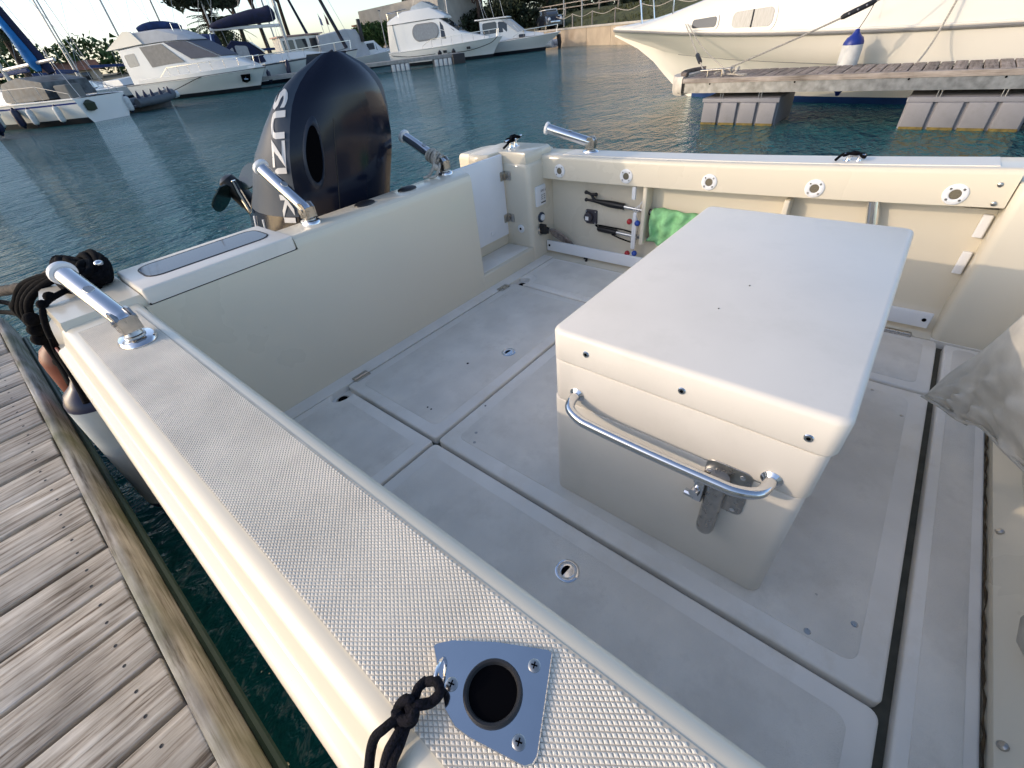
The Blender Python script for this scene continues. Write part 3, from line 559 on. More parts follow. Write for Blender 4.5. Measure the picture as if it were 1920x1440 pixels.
# bracket, leg and propeller
mb=MB(); mb.slab(1.05,1.45,1.985,2.16,-.1,.45,.03,.01); mb.build('clamp_bracket',BLACK,mo)
mb=MB(); mb.loft([[(1.16+a*.09,2.45+t*.55,.30-.05*t+b*(.14-.05*t)) for a,b in((-1,-1),(1,-1),(1,1),(-1,1))] for t in(0,.5,1)],True,True); mb.build('leg',NAVY,mo,.6)
hub=Vector((1.00,2.92,.66)); ax=Vector((-.35,.25,.9)).normalized()
mb=MB(); mb.tube([(1.14,2.75,.25),(1.08,2.86,.45),hub],[.07,.055,.04],12); mb.build('gearcase',BLACK,mo,.9)
mb=MB(); mb.lathe([(.05,-.09),(.052,0),(.045,.06),(.02,.075)],hub,ax,n=16); mb.build('propeller_hub',BLACK,mo)
def blade(a0):
    e1=ax.orthogonal().normalized(); e2=ax.cross(e1); d=e1*math.cos(a0)+e2*math.sin(a0); t=ax.cross(d); mb=MB(); S=[]
    for i in range(9):
        u=i/8; wd=.088*math.sin(math.pi*(.12+.86*u))**.7; cpt=hub+d*(.045+.15*u)+ax*(.01*u)
        S.append([cpt+(t*.85+ax*.5)*wd*k+ax*.003*(1 if j else -1) for j in(0,1) for k in((-1,-.5,0,.5,1) if j==0 else (1,.5,0,-.5,-1))])
    mb.loft(S,True,True); mb.build('propeller_blade',mat('prop_paint',(.018,.035,.032),.25,coat=.5),mo,1.0)
e1=ax.orthogonal().normalized(); e2=ax.cross(e1); dl=Vector((-.85,-.1,.5)); a0=math.atan2(dl.dot(e2),dl.dot(e1))
for k in range(3): blade(a0+k*2*math.pi/3)
mb=MB(); mb.tube([(.968,2.80,.72),(.972,2.80,.66),(.98,2.78,.56),(.99,2.74,.40)],[.012,.016,.014,.014],10); mb.build('tilt_ram',STEEL,mo)
# ------------------------------------------------------------------ loose gear on the boat
def bh(name,lab,base): return thing(name,lab,'boat hook',base,BOAT)
t=thing('boat_hook','boat hook with a forked black head, clipped to the far side','boat hook',(2.42,1.2,.36),BOAT)
mb=MB(); mb.tube([(2.418,1.345,.356),(2.418,1.20,.347),(2.418,.55,.305)],.0105,12); mb.build('pole',ALU,t)
mb=MB(); mb.tube(spline([(2.418,1.225,.349),(2.418,1.30,.353),(2.418,1.36,.357),(2.416,1.42,.362),(2.413,1.475,.364)],3),[.019,.019,.020,.020,.0195,.018,.016,.014,.012,.010,.009,.008,.008],10)
mb.tube(spline([(2.416,1.415,.362),(2.414,1.43,.378),(2.412,1.445,.398),(2.410,1.475,.408)],3),[.011,.010,.009,.008,.008,.008,.008,.008,.009,.009],8); mb.tube([(2.412,1.445,.398),(2.412,1.412,.400)],[.008,.009],8)
for p in((2.413,1.478,.364),(2.410,1.478,.408),(2.412,1.410,.400)): mb.ball(p,.0115,8,6)
mb.build('hook_head',BLACK,t,1.0)
mb=MB(); mb.tube([(2.418,1.10,.340),(2.418,1.06,.338)],.017,12); mb.build('clip',BLACK,t)
t=thing('boat_hook','boat hook handle with a black cord loop, below the forked one','boat hook',(2.42,1.2,.2),BOAT)
mb=MB(); mb.tube([(2.418,1.30,.193),(2.418,1.0,.180),(2.418,.55,.160)],.0100,12); mb.build('pole',ALU,t)
mb=MB(); mb.tube([(2.418,1.395,.199),(2.418,1.385,.198),(2.418,1.33,.195),(2.418,1.265,.192)],[.012,.018,.018,.017],12); mb.build('grip',BLACK,t)
mb=MB(); rope(mb,[(2.412,1.385,.205),(2.405,1.40,.222),(2.400,1.30,.224),(2.398,1.18,.219),(2.395,1.12,.200),(2.396,1.14,.158),(2.400,1.22,.165),(2.408,1.29,.178)],.0042); mb.build('cord',ROPEK,t)
t=thing('power_socket','dark grey power socket on the far side between the two boat hooks','socket',(2.44,1.45,.26),BOAT)
mb=MB(); mb.slab(1.412,1.492,.215,.300,0,.012,.008,.003); Mx=Matrix(((0,0,-1,2.44),(1,0,0,0),(0,1,0,0),(0,0,0,1))); mb.xf(Mx); p=mb.build('back_plate',mat('grey_plastic',(.055,.05,.06),.45),t)
mb=MB(); mb.lathe([(.030,0),(.030,.022),(.022,.030)],(2.428,1.463,.258),(-1,0,0),n=8); mb.build('cover_flap',MATS['grey_plastic'],t)
mb=MB(); mb.box(2.3968,2.3985,1.452,1.475,.245,.268); mb.build('paper_tag',PANELW,t,0)
for a,b in((1.42,.223),(1.484,.223),(1.42,.292),(1.484,.292)):
    mb=MB(); mb.lathe([(.004,0),(.004,.003)],(2.428,a,b),(-1,0,0),n=8); mb.build('screw',STEEL,p)
t=thing('bead_hanger','white plastic hanger with red and blue beads, hanging before the boat hooks','hanger',(2.37,1.12,.2),BOAT)
mb=MB(); mb.slab(1.115,1.142,.128,.315,0,.008,.008,.002); mb.xf(Matrix(((0,0,-1,2.375),(1,0,0,0),(0,1,0,0),(0,0,0,1)))); mb.slab(2.363,2.380,1.118,1.140,.300,.338,.004,.003); mb.slab(2.365,2.380,1.114,1.134,.082,.112,.004,.003); mb.build('bar',PANELW,t)
for y,z,m_ in((1.158,.287,RED),(1.108,.284,BLUE),(1.158,.097,RED),(1.112,.105,BLUE)):
    mb=MB(); mb.ball((2.366,y,z),.0165,14,10); mb.build('bead',m_,t)
for dx in(-.012,.006,.02):
    mb=MB(); rope(mb,[(2.371,1.128,.335),(2.368,1.118+dx,.36),(2.37,1.105,.385),(2.385,1.085,.42)],.0018,5); mb.build('string',PANELW,t)
mb=MB(); mb.tube([(2.372,1.104,.285),(2.376,1.110,.19),(2.372,1.124,.115)],.0022,6); mb.build('string',STEELD,t)
t=thing('towel','crumpled bright green towel hanging over the boat hooks','towel',(2.40,.9,.3),BOAT)
mb=MB(); S=[]; rg=random.Random(5)
for i in range(41):
    u=i/40; y=1.040-.42*u; row=[]
    for j in range(15):
        v=j/14; z=.372-.02*u-v*(.185+.012*math.sin(u*9))
        x=2.392-.010*math.sin(u*33+v*2.5)-.008*math.sin(u*17-v*7+1)-.006*math.sin(v*20+u*40)*(.4+v)+(.018 if v<.06 else 0)-.012*math.sin(math.pi*v)
        row.append((x,y+.006*math.sin(v*13+u*8)-.012*(u<.03)*math.cos(v*9),z))
    S.append(row)
mb.loft(S,False,False); o=mb.build('cloth',TOWEL,t,1.2); m_=o.modifiers.new('thick','SOLIDIFY'); m_.thickness=.004
t=thing('hose','bundle of clear brownish hose tucked behind the white rack slat','hose',(2.39,1.65,.05),BOAT)
for k in range(4):
    mb=MB(); rope(mb,[(2.330+.01*k,1.71,.172-.012*k),(2.36+.006*k,1.67,.160-.018*k),(2.385+.005*k,1.60,.105-.012*k),(2.392+.006*k,1.53,.055-.004*k),(2.392,1.45,.04-.004*k)],.0075,8); mb.build('strand',CLEARP,t)
mb=MB(); mb.tube([(2.352,1.452,.018),(2.366,1.44,.012),(2.34,1.43,.004)],.008,8); mb.build('nozzle',BLACK,t)
t=thing('rope_tie','pale frayed rope tied round the rod holder by the transom door','rope',(1.70,1.98,.66),BOAT)
d=(Vector((1.688,2.19,.82))-Vector((1.705,1.93,.697))).normalized()
mb=MB()
for k in range(5):
    c=Vector((1.705,1.93,.697))+d*(.02+.016*k); e1=d.orthogonal().normalized(); e2=d.cross(e1); mb.tube([c+e1*.031*math.cos(a)+e2*.031*math.sin(a)+d*.008*math.sin(a+k) for a in [2*math.pi*i/16 for i in range(16)]],.007,6,True)
mb.build('wraps',ROPEW,t)
mb=MB(); rope(mb,[(1.69,1.95,.74),(1.66,1.93,.75),(1.63,1.92,.70),(1.60,1.93,.662),(1.57,1.95,.653)],.007); rope(mb,[(1.68,1.93,.70),(1.65,1.90,.69),(1.62,1.905,.655),(1.585,1.92,.653)],.007); mb.ball((1.64,1.915,.69),.016,8,6); mb.build('tails',ROPEW,t)
t=thing('dark_line','thin dark line wound round the cleat on the far corner deck','rope',(2.33,1.955,.69),BOAT)
mb=MB(); ca=math.cos(R(8)); sa=math.sin(R(8))
def cl(u,v,z): return (2.33+u*ca-v*sa,1.955+u*sa+v*ca,z)
rope(mb,[cl(-.09,.02,.66),cl(-.06,-.02,.70),cl(0,.012,.712),cl(.05,-.02,.70),cl(.04,.022,.694),cl(0,-.016,.708),cl(-.05,.02,.70),cl(-.03,-.022,.692),cl(.03,.014,.712),cl(.05,-.01,.694)],.0065); mb.build('turns',ROPEK,t)
t=thing('dark_line','thin dark line wound round the small cleat on the far gunwale','rope',(2.43,.20,.68),BOAT)
mb=MB(); rope(mb,[(2.41,.26,.650),(2.44,.24,.668),(2.42,.20,.674),(2.45,.17,.668),(2.41,.165,.664),(2.44,.20,.676),(2.41,.235,.668),(2.45,.225,.664)],.0055); mb.build('turns',ROPEK,t)
# black cord knotted to the near plate
t=thing('black_cord','doubled black braided cord knotted to the polished plate, trailing outboard','rope',(0,.2,.66),BOAT)
CB=mat('braided_cord',(.014,.013,.020),.85,spec=.2,var=.6,vscale=420,bump=1,bscale=900)
mb=MB(); rope(mb,[(.040,.205,.664),(.045,.196,.670),(.041,.188,.666),(.030,.190,.662),(.020,.197,.666),(.010,.203,.664)],.0052,8); rope(mb,[(.040,.208,.662),(.030,.209,.664),(.020,.206,.661),(.010,.206,.666)],.0052,8); mb.build('loop',CB,t,1)
mb=MB(); rope(mb,[(.020,.208,.657),(.012,.193,.668),(.003,.200,.664),(.006,.213,.662),(.017,.207,.669),(.010,.196,.656),(-.002,.203,.656),(.004,.211,.667)],.0054,8); mb.build('knot',CB,t,1)
mb=MB(); rope(mb,[(.004,.206,.662),(-.012,.210,.663),(-.026,.214,.655),(-.046,.206,.630),(-.074,.190,.580),(-.085,.18,.48)],.0050,8); mb.build('strand',CB,t,1)
mb=MB(); rope(mb,[(.002,.200,.658),(-.010,.197,.660),(-.022,.196,.655),(-.036,.192,.638),(-.062,.182,.592),(-.080,.17,.48)],.0050,8); rope(mb,[(.0,.197,.654),(-.012,.191,.655),(-.026,.188,.648),(-.040,.183,.628),(-.070,.17,.56)],.0050,8); mb.build('strand',CB,t,1)
# canvas cover hanging into view from the helm
t=thing('canvas_cover','crumpled grey canvas cover hanging down from the helm seat','canvas',(1.7,-.45,.3),BOAT)
top=[(1.703,-.293,.10),(1.71,-.315,.20),(1.695,-.345,.30),(1.64,-.352,.40),(1.575,-.360,.52),(1.50,-.40,.66)]
bot=[(1.703,-.290,.095),(1.66,-.345,.097),(1.615,-.387,.10),(1.583,-.43,.12),(1.453,-.468,.15),(1.30,-.50,.20)]
far=[(1.70,-.40,.12),(1.75,-.55,.25),(1.75,-.62,.35),(1.72,-.65,.45),(1.65,-.7,.58),(1.55,-.75,.72)]
tp_=spline(top,8); bt_=spline(bot,8); S=[]
for i,(a,b) in enumerate(zip(tp_,bt_)):
    u=i/(len(tp_)-1); row=[]
    for j in range(25):
        v=j/24; p=a.lerp(b,v); bul=.05*math.sin(math.pi*v)*u
        fold=(.016*math.sin(v*22+u*12)*v**1.2+.012*math.sin(v*39-u*25+1.7)*v*v+.020*math.sin(u*26+v*7)*v*v+.008*math.sin(u*55-v*18)*v**3)*min(1,u*3+.15)
        p=p+Vector((-.2,.75,.55)).normalized()*(bul+fold); row.append(p)
    S.append(row)
mb=MB(); mb.loft(S,False,False); o=mb.build('cloth',CANVAS,t,1.2); m_=o.modifiers.new('thick','SOLIDIFY'); m_.thickness=.003
mb=MB(); mb.tube([p+Vector((0,.003,.002)) for p in bt_],.005,6); mb.build('hem',CANVAS,t)
mb=MB(); S=[]
for i in range(15):
    u=i/14; S.append([(1.32-.55*u+.02*math.sin(u*11),-.512-.03*v+.012*math.sin(u*19+v*5),.20+.03*math.sin(u*14)-.10*u*(1-v)+v*.35) for v in [j/8 for j in range(9)]])
mb.loft(S,False,False); o=mb.build('side_flap',CANVAS,t,1.2); m_=o.modifiers.new('thick','SOLIDIFY'); m_.thickness=.003
# ------------------------------------------------------------------ wooden dock alongside (world frame)
DZ=.12
dk=thing('wooden_dock','weathered grey plank dock along the near side of the boat','dock',(-.9,1.5,WZ))
mb=MB(); mb.loft([[(x,y_,DZ+z) for x,z in((-.2785,-.004),(-.276,.004),(-.262,.007),(-.251,.002),(-.244,-.014),(-.239,-.045),(-.237,-.15),(-.2785,-.15))] for y_ in(-1.6,3.93)],True,True); mb.build('edge_beam',EDGEW,dk,.8,'green stained edge beam')
pm=None
rg=random.Random(11)
PW=.1545; y=-1.5; k=0
while y<3.88:
    if pm is None:
        mb=MB(); mb.slab(-1.9,-.281,0,PW-.013,-.035,0,.004,.004,0,2); mb.xf(Matrix.Translation((0,0,DZ-.004)))
        o=mb.build('plank',PLANK,dk,.7); pm=o; b0=BASE[dk.name]
        for v in pm.data.vertices: v.co.y+=b0.y
        o.location=(0,y-b0.y,0)
    else:
        o=pm.copy(); link(o); o.parent=dk; o.location=(rg.uniform(-.004,.004),y-b0.y,rg.uniform(-.003,.003)); o.rotation_euler=(rg.uniform(-.006,.006),0,rg.uniform(-.004,.004))
    y+=PW; k+=1
sm_=None
for pk in [c for c in dk.children if c.name.startswith('plank')]:
    for yy in(.035,.105):
        if sm_ is None:
            mb=MB(); mb.lathe([(.0042,-.002),(.0042,.0008),(.002,.0002)],(0,0,0),n=8); sm_=mb.build('screw',BLACK,pk)
            for v in sm_.data.vertices: v.co+=b0
            o=sm_
        else:
            o=sm_.copy(); link(o); o.parent=pk
        o.location=(-.345-b0.x+rg.uniform(-.006,.006),yy,DZ-.004-b0.z)
for x in(-.34,-1.1,-1.8):
    mb=MB(); mb.box(x-.05,x+.05,-1.5,3.85,DZ-.22,DZ-.045); mb.build('joist',mat('dark_joist',(.06,.05,.04),.9),dk,0)
mb=MB(); mb.box(-.276,-.246,-1.55,3.88,DZ-.30,DZ-.151); mb.build('fascia',mat('wet_fascia',(.07,.085,.06),.7,var=.3,vscale=8),dk,0)
mb=MB(); mb.tube([(-.226,-1.5,DZ-.13),(-.226,3.8,DZ-.13)],.012,8); mb.build('conduit',mat('green_hose',(.03,.06,.045),.5),dk)
for yy in(2.6,.2):
    mb=MB(); mb.slab(-1.7,-.30,yy-.5,yy+.5,WZ-.25,DZ-.225,.05,.02); mb.build('float',FLOATG,dk)
# fenders between dock and hull (boat frame)
def fender(lab,c,r,L,cap,bodym,tilt,group=None,M=BOAT,cat='fender',rop=None):
    t=thing('fender',lab,cat,c,M,group); c=Vector(c); ax=Vector(tilt).normalized()
    mb=MB(); mb.lathe([(r*.98,-L*.5+r*.7),(r,-L*.3),(r,L*.3),(r*.98,L*.5-r*.7)],c,ax,n=24); mb.build('body',bodym,t,.9)
    for s in(1,-1):
        mb=MB(); mb.lathe([(r*.985,L*.5-r*.72),(r*.97,L*.5-r*.5),(r*.78,L*.5-r*.12),(r*.45,L*.5+r*.15),(r*.26,L*.5+r*.42),(r*.22,L*.5+r*.6),(r*.1,L*.5+r*.66)],c,ax*s,n=24); mb.build('end_cap',cap,t,.9)
    if rop:
        mb=MB(); rope(mb,rop,.005); mb.build('lanyard',ROPEK,t)
    return t
fender('rust brown fender squeezed between dock and boat below the black ropes',(-.088,2.55,.10),.086,.50,BROWNF,BROWNF,(.06,-.12,1),rop=[(-.075,2.5,.40),(-.07,2.42,.52),(-.04,2.33,.62)])
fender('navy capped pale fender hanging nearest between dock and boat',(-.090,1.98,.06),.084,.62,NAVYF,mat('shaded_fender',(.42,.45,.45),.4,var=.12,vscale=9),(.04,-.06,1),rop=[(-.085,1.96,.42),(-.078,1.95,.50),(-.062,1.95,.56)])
# black mooring ropes on the near corner
t=thing('mooring_rope','thick black mooring rope heaped over the near corner cleat','rope',(.12,2.08,.66),BOAT)
mb=MB(); rg=random.Random(2)
P=[]
for i in range(110):
    a=i*1.12; r_=.050+.014*math.sin(i*1.7); P.append((.125+r_*math.cos(a)*.85+.028*math.sin(i*.31),2.13+(.105+.03*math.sin(i*.77))*math.sin(a),.655+.06*(.5+.5*math.sin(i*.23))*(1-.3*abs(math.sin(a)))+.016*math.sin(a*2+i*.3)))
rope(mb,P,.0115,7,4); mb.build('heap',ROPEK,t,1)
mb=MB(); mb.ball((.172,2.01,.712),.014,10,8,sc=(1,1,.7)); mb.build('shackle',STEEL,t)
t=thing('mooring_rope','black mooring rope dropping over the near corner to the dock','rope',(-.06,2.3,.5),BOAT)
mb=MB()
for k in range(4):
    o_=k*.016; rope(mb,[(.10-o_,2.20+.02*k,.665),(.02-o_,2.26+.03*k,.640),(-.055-o_*.5,2.30+.03*k,.585),(-.085-.004*k,2.34+.03*k,.48+.02*k),(-.10+.008*k,2.31+.03*k,.36),(-.115+.012*k,2.22+.03*k,.29-.02*k)],.013,7,5)
for k in range(6): mb.ball((-.075-.012*(k%3),2.33+.028*k-.05,.54-.045*k),.026,8,6)
mb.build('strands',ROPEK,t,1)
t=thing('mooring_rope','slim black rope looped over the near gunwale edge','rope',(0,2.05,.6),BOAT)
mb=MB(); rope(mb,[(.08,2.08,.648),(.04,2.045,.652),(.0,2.03,.646),(-.028,2.02,.628),(-.052,1.985,.58),(-.066,1.95,.52),(-.085,1.90,.42),(-.10,1.85,.36)],.0095,8); mb.ball((.008,2.035,.655),.017,8,6); mb.ball((-.02,2.025,.642),.016,8,6); mb.build('strand',ROPEK,t,1)
t=thing('mooring_rope','frayed brown mooring rope leading off over the water from the near corner','rope',(-.1,3,.4),BOAT)
mb=MB(); P=spline([(.085,2.36,.645),(.03,2.65,.57),(-.03,3.1,.46),(-.16,3.6,.36),(-.36,4.2,.22),(-.62,4.9,.10)],14); rg=random.Random(4); mb.tube(P,[.020+rg.random()*.008 for p in P],8); mb.build('strand',ROPEB,t,1)
t=thing('dock_rope','loop of black rope lying over the end of the wooden dock','rope',(-.25,3.9,DZ))
mb=MB(); rope(mb,[(-.55,3.98,DZ+.03),(-.36,3.96,DZ+.06),(-.22,3.80,DZ+.05),(-.15,3.45,DZ+.10),(-.11,3.0,.28),(-.10,2.6,.36),(-.10,2.4,.40)],.014); rope(mb,[(-.6,4.05,DZ+.06),(-.38,4.03,DZ+.09),(-.22,3.95,DZ+.08),(-.13,3.6,.22),(-.10,3.1,.36),(-.09,2.7,.44),(-.08,2.42,.48)],.014); mb.build('strands',ROPEK,t,1)
# ------------------------------------------------------------------ far pontoon with floats, and the ivory cruiser behind it (world frame)
pt=thing('pontoon','plank pontoon with steel side beam on grey floats before the ivory cruiser','pontoon',(8.9,1,WZ))
PZ=.30
mb=MB(); mb.box(8.42,9.42,-3.2,3.42,.10,.245); mb.build('steel_frame',mat('dark_frame',(.03,.03,.03),.8),pt,0)
mb=MB(); mb.box(8.385,8.42,-3.2,3.30,.105,.238)
for s in(0,): pass
sb=mb.build('side_beam',GALV,pt,0,'galvanised side beam')
mb=MB(); mb.slab(8.372,8.47,-3.2,3.34,.240,PZ+.004,.01,.008,0,2); mb.build('edge_beam',PLANK2E,pt,.7)
pm=None; y=-3.15; b0=BASE[pt.name]
while y<3.28:
    if pm is None:
        mb=MB(); mb.slab(8.475,9.44,0,.128,PZ-.035,PZ,.004,.004,0,2); pm=mb.build('plank',PLANK2,pt,.7)
        for v in pm.data.vertices: v.co.y+=b0.y
        pm.location=(0,y-b0.y,0)
    else:
        o=pm.copy(); link(o); o.parent=pt; o.location=(0,y-b0.y,rng.uniform(-.003,.003))
    y+=.1445
mb=MB(); c=[(8.40+.52*(1-math.cos(a)),3.36+.30*math.sin(a)) for a in [math.pi*i/12 for i in range(13)]]
mb.loft([[(x*.9+.89,y*.96+.135,.06) for x,y in c],[(x,y,.12) for x,y in c],[(x,y,.29) for x,y in c],[(x*.95+.445,y*.985+.05,.325) for x,y in c]],True,True); mb.build('bow_fender',mat('bow_fender',(.62,.57,.50),.5,var=.12,vscale=9),pt,.8,'rounded white bumper on the pontoon end')
mb=MB(); P=[(8.52+.40*(1-math.cos(a)),3.33+.18*math.sin(a)) for a in [math.pi*i/10 for i in range(11)]]; mb.tube([(x,y,.345) for x,y in P],.035,8); mb.build('rubber_strip',mat('faded_rubber',(.16,.13,.115),.7,var=.3,vscale=10),pt)
for y0,y1 in((1.84,2.97),(-.86,.33)):
    mb=MB(); mb.slab(8.425,9.35,y0,y1,WZ-.3,.035,.03,.02); fl=mb.build('float',FLOATG,pt,.7)
    n=4; w=(y1-y0)/n
    for i in range(n):
        mb=MB(); mb.slab(y0+i*w+.022,y0+(i+1)*w-.022,WZ+.02,-.025,0,.05,.012,.012); mb.xf(Matrix(((0,0,-1,8.43),(1,0,0,0),(0,1,0,0),(0,0,0,1)))); mb.build('rib_panel',FLOATG,fl,.7)
        mb=MB(); mb.slab(y0+i*w+.02,y0+(i+1)*w-.02,WZ-.05,WZ+.030,0,.052,.006,.004); mb.xf(Matrix(((0,0,-1,8.43),(1,0,0,0),(0,1,0,0),(0,0,0,1)))); mb.build('algae_line',ALGAE,fl,.7)
    mb=MB(); mb.slab(8.385,8.45,y0-.005,y1+.005,-.022,.030,.008,.006); mb.build('top_flange',FLOATG,fl,.7)
    for i in(1,3):
        for dx in(-.018,.018):
            mb=MB(); mb.tube([(8.40,y0+i*w+dx,-.02),(8.40,y0+i*w+dx,.11)],.006,6); mb.build('tie_rod',GALV,fl)
mb=MB(); 
for yy in(3.0,2.78): mb.tube([(8.50,yy,PZ),(8.50,yy,PZ+.10)],.012,8)
mb.tube([(8.50,3.12,PZ+.09),(8.50,2.60,PZ+.105)],.014,8); mb.build('mooring_cleat',STEELD,pt,.8,'steel mooring cleat')
for yy in(2.9,1.7,.4,-.5):
    mb=MB(); mb.lathe([(.012,0),(.012,.006)],(8.3845,yy,.225),(-1,0,0),n=8); mb.build('bolt',DARKHOLE,sb)
# cruiser
CXC=11.45
cr=thing('motor_cruiser','large ivory motor cruiser with oval cabin windows behind the far pontoon','boat',(CXC,0,WZ))
ST=[ # y, rail half, rail z, knuckle half, knuckle z, wl half, wl z, keel z
 (-3.6,1.50,.95,1.44,.50,1.28,.0,-.4),(-.5,1.53,.955,1.46,.53,1.26,.0,-.4),(.6,1.52,.975,1.42,.55,1.18,.0,-.4),(1.6,1.47,1.005,1.30,.59,1.02,.0,-.38),(2.5,1.38,1.04,1.12,.64,.80,.0,-.35),(3.2,1.27,1.075,.92,.68,.58,.0,-.28),(3.8,1.12,1.11,.70,.72,.34,.0,-.18),(4.3,.96,1.14,.48,.76,.08,.0,-.03),(4.6,.85,1.16,.34,.78,.03,.14,.08),(5.0,.68,1.19,.12,.82,.02,.42,.40),(5.3,.54,1.21,.02,.90,.01,.68,.66),(5.7,.34,1.235,.01,1.02,.005,.92,.91),(6.05,.18,1.255,.01,1.12,.005,1.07,1.06),(6.3,.04,1.27,.005,1.2,.003,1.17,1.165)]
def crs(q):
    y,rh,rz,kh,kz,wh,wz,kl=q; L=[]
    b=WZ
    H=[(0,kl),(wh*.9,max(wz-.12,kl)),(wh,max(wz+.10,kl+.005)),(lerp(wh,kh,.6),lerp(max(wz+.1,kl),kz,.62)),(kh,kz),(kh+.02,kz+.015),(lerp(kh,rh,.6),lerp(kz,rz,.55)),(rh,rz)]
    return [(CXC-x,y,b+z) for x,z in H[::-1]]+[(CXC+x,y,b+z) for x,z in H[1:]]
mr=[0]*5+[1,1]+[1,1]+[0]*5
mb=MB(); mb.loft([crs(q) for q in ST],False,False,0,mr); mb.m=[1 if sum(mb.v[i].z for i in f)/len(f)<WZ+.085 else 0 for f in mb.f]; hu=mb.build('hull',[HULLC,ANTIB],cr,.5)
for s in(-1,1):
    mb=MB(); mb.tube([(CXC+s*(q[1]+.012),q[0],WZ+q[2]) for q in ST],.026,8); mb.build('rub_rail',GREYR,cr)
    mb=MB(); mb.tube([(CXC+s*(q[1]+.010),q[0],WZ+q[2]+.034) for q in ST],.022,8); mb.build('rail_moulding',HULLC,cr)
UP=[(-3.6,1.46,2.1),(-.5,1.47,2.05),(.6,1.46,2.0),(1.6,1.40,1.95),(2.5,1.29,1.86),(3.2,1.16,1.76),(3.8,1.0,1.66),(4.3,.83,1.56),(4.6,.72,1.50),(5.0,.54,1.42),(5.3,.42,1.37),(5.7,.25,1.32),(6.05,.12,1.30),(6.27,.02,1.29)]
mb=MB(); mb.loft([[(CXC+s*x,q[0],WZ+z) for s,x,z in [(-1,q[1],q[2])]+[(-1,lerp(q[1],u[1],.5)-.0,lerp(q[2],u[2],.6)),(-1,u[1]*.93,u[2]-.03),(-1,u[1]*.8,u[2]),(0,0,u[2]+.05),(1,u[1]*.8,u[2]),(1,u[1]*.93,u[2]-.03),(1,lerp(q[1],u[1],.5),lerp(q[2],u[2],.6)),(1,q[1],q[2])]] for q,u in zip(ST,UP)],False,False); mb.build('upper_deck',HULLC,cr,.8)
def up_pt(y,t):
    for i in range(len(ST)-1):
        if ST[i][0]<=y<=ST[i+1][0]:
            a=(y-ST[i][0])/(ST[i+1][0]-ST[i][0]); q=[lerp(ST[i][k],ST[i+1][k],a) for k in range(8)]; u=[lerp(UP[i][k],UP[i+1][k],a) for k in range(3)]; break
    if t<.6: f=t/.6; return Vector((CXC-lerp(q[1],lerp(q[1],u[1],.5),f),y,WZ+lerp(q[2],lerp(q[2],u[2],.6),f)))
    f=(t-.6)/.4; return Vector((CXC-lerp(lerp(q[1],u[1],.5),u[1]*.93,f),y,WZ+lerp(lerp(q[2],u[2],.6),u[2]-.03,f)))
for y0,y1,z0,z1,dv in((3.62,4.12,.17,.43,0),(2.62,3.32,.13,.46,1)):
    q=[up_pt(y1,z0),up_pt(y0,z0),up_pt(y0,z1),up_pt(y1,z1)]
    mb=MB(); qpanel(mb,q,-.08,1.08,-.22,1.22,.012,.75,n=6); fr=mb.build('window',HULLC,cr,.6)
    mb=MB(); qpanel(mb,q,0,1,0,1,.018,.7,n=6); mb.build('pane',CURT if dv else GLASS,fr,.5)
    if dv: mb=MB(); mb.tube([quadpt(q,.5,0)+Vector((-.02,0,0)),quadpt(q,.5,1)+Vector((-.02,0,0))],.012,6); mb.build('mullion',RUBBER,fr)
for s in(0,):
    mb=MB(); mb.tube([(CXC-ST[i][3]-.004,ST[i][0],WZ+ST[i][4]) for i in range(9)],.006,6); mb.build('knuckle_line',GREYR,cr)
for yy in(-.25,-.45):
    mb=MB(); mb.ball((CXC-1.50,yy,WZ+1.40),.022,8,6,sc=(.5,1,1)); mb.build('fitting',STEELD,cr)
mb=MB(); mb.tube([(CXC-.3,5.5,1.02),(CXC-.3,5.6,1.55),(CXC+.1,5.9,1.6),(CXC+.3,5.6,1.55),(CXC+.3,5.5,1.02)],.016,8); mb.build('pulpit',STEEL,cr)
mb=MB(); mb.tube([(CXC-.6,4.7,1.10),(CXC-.62,4.72,1.62),(CXC-.3,5.6,1.55)],.016,8); mb.build('pulpit',STEEL,cr)
# ropes between pontoon and cruiser
def line(name,lab,pts,r,m_,snub=None,cat='rope'):
    t=thing(name,lab,cat,pts[0]); mb=MB(); mb.tube(spline(pts,5),r,6); mb.build('strand',m_,t)
    if snub:
        a,b=[Vector(p) for p in snub]; d=(b-a); mb=MB()
        mb.tube([a,a+d*.08,b-d*.08,b],[.02,.034,.034,.02],8); mb.build('snubber',RUBBER,t)
        for f in(.25,.5,.75):
            mb=MB(); mb.ball(a+d*f+Vector((-.030,0,0)),.014,8,6); mb.build('eyelet',FLOATG,t)
    return t
c0=Vector((8.52,2.72,PZ+.10)); e0=Vector((9.9,-.1,1.62)); 
line('mooring_line','pale mooring line with a black snubber running up to the ivory cruiser',[c0,c0.lerp(e0,.3)+Vector((0,0,-.05)),c0.lerp(e0,.6)+Vector((0,0,-.06)),e0],.012,ROPEW,(c0.lerp(e0,.44)+Vector((0,0,-.058)),c0.lerp(e0,.56)+Vector((0,0,-.058))))
c1=Vector((8.50,3.08,PZ+.10)); e1_=Vector((10.45,4.25,.95))
line('mooring_line','short pale bow line with a black snubber at the pontoon end',[c1,c1.lerp(e1_,.5),e1_],.009,ROPEW,(c1.lerp(e1_,.14),c1.lerp(e1_,.30)))
line('mooring_line','second pale bow line from the pontoon cleat to the cruiser',[Vector((8.5,2.74,PZ+.1)),Vector((9.5,3.5,.62)),Vector((10.42,4.2,.95))],.008,ROPEW)
line('mooring_line','pale line hanging down the cruiser side to the pontoon planks',[Vector((9.3,.42,PZ+.02)),Vector((9.75,.34,.62)),Vector((9.93,.2,1.6))],.013,ROPEW)
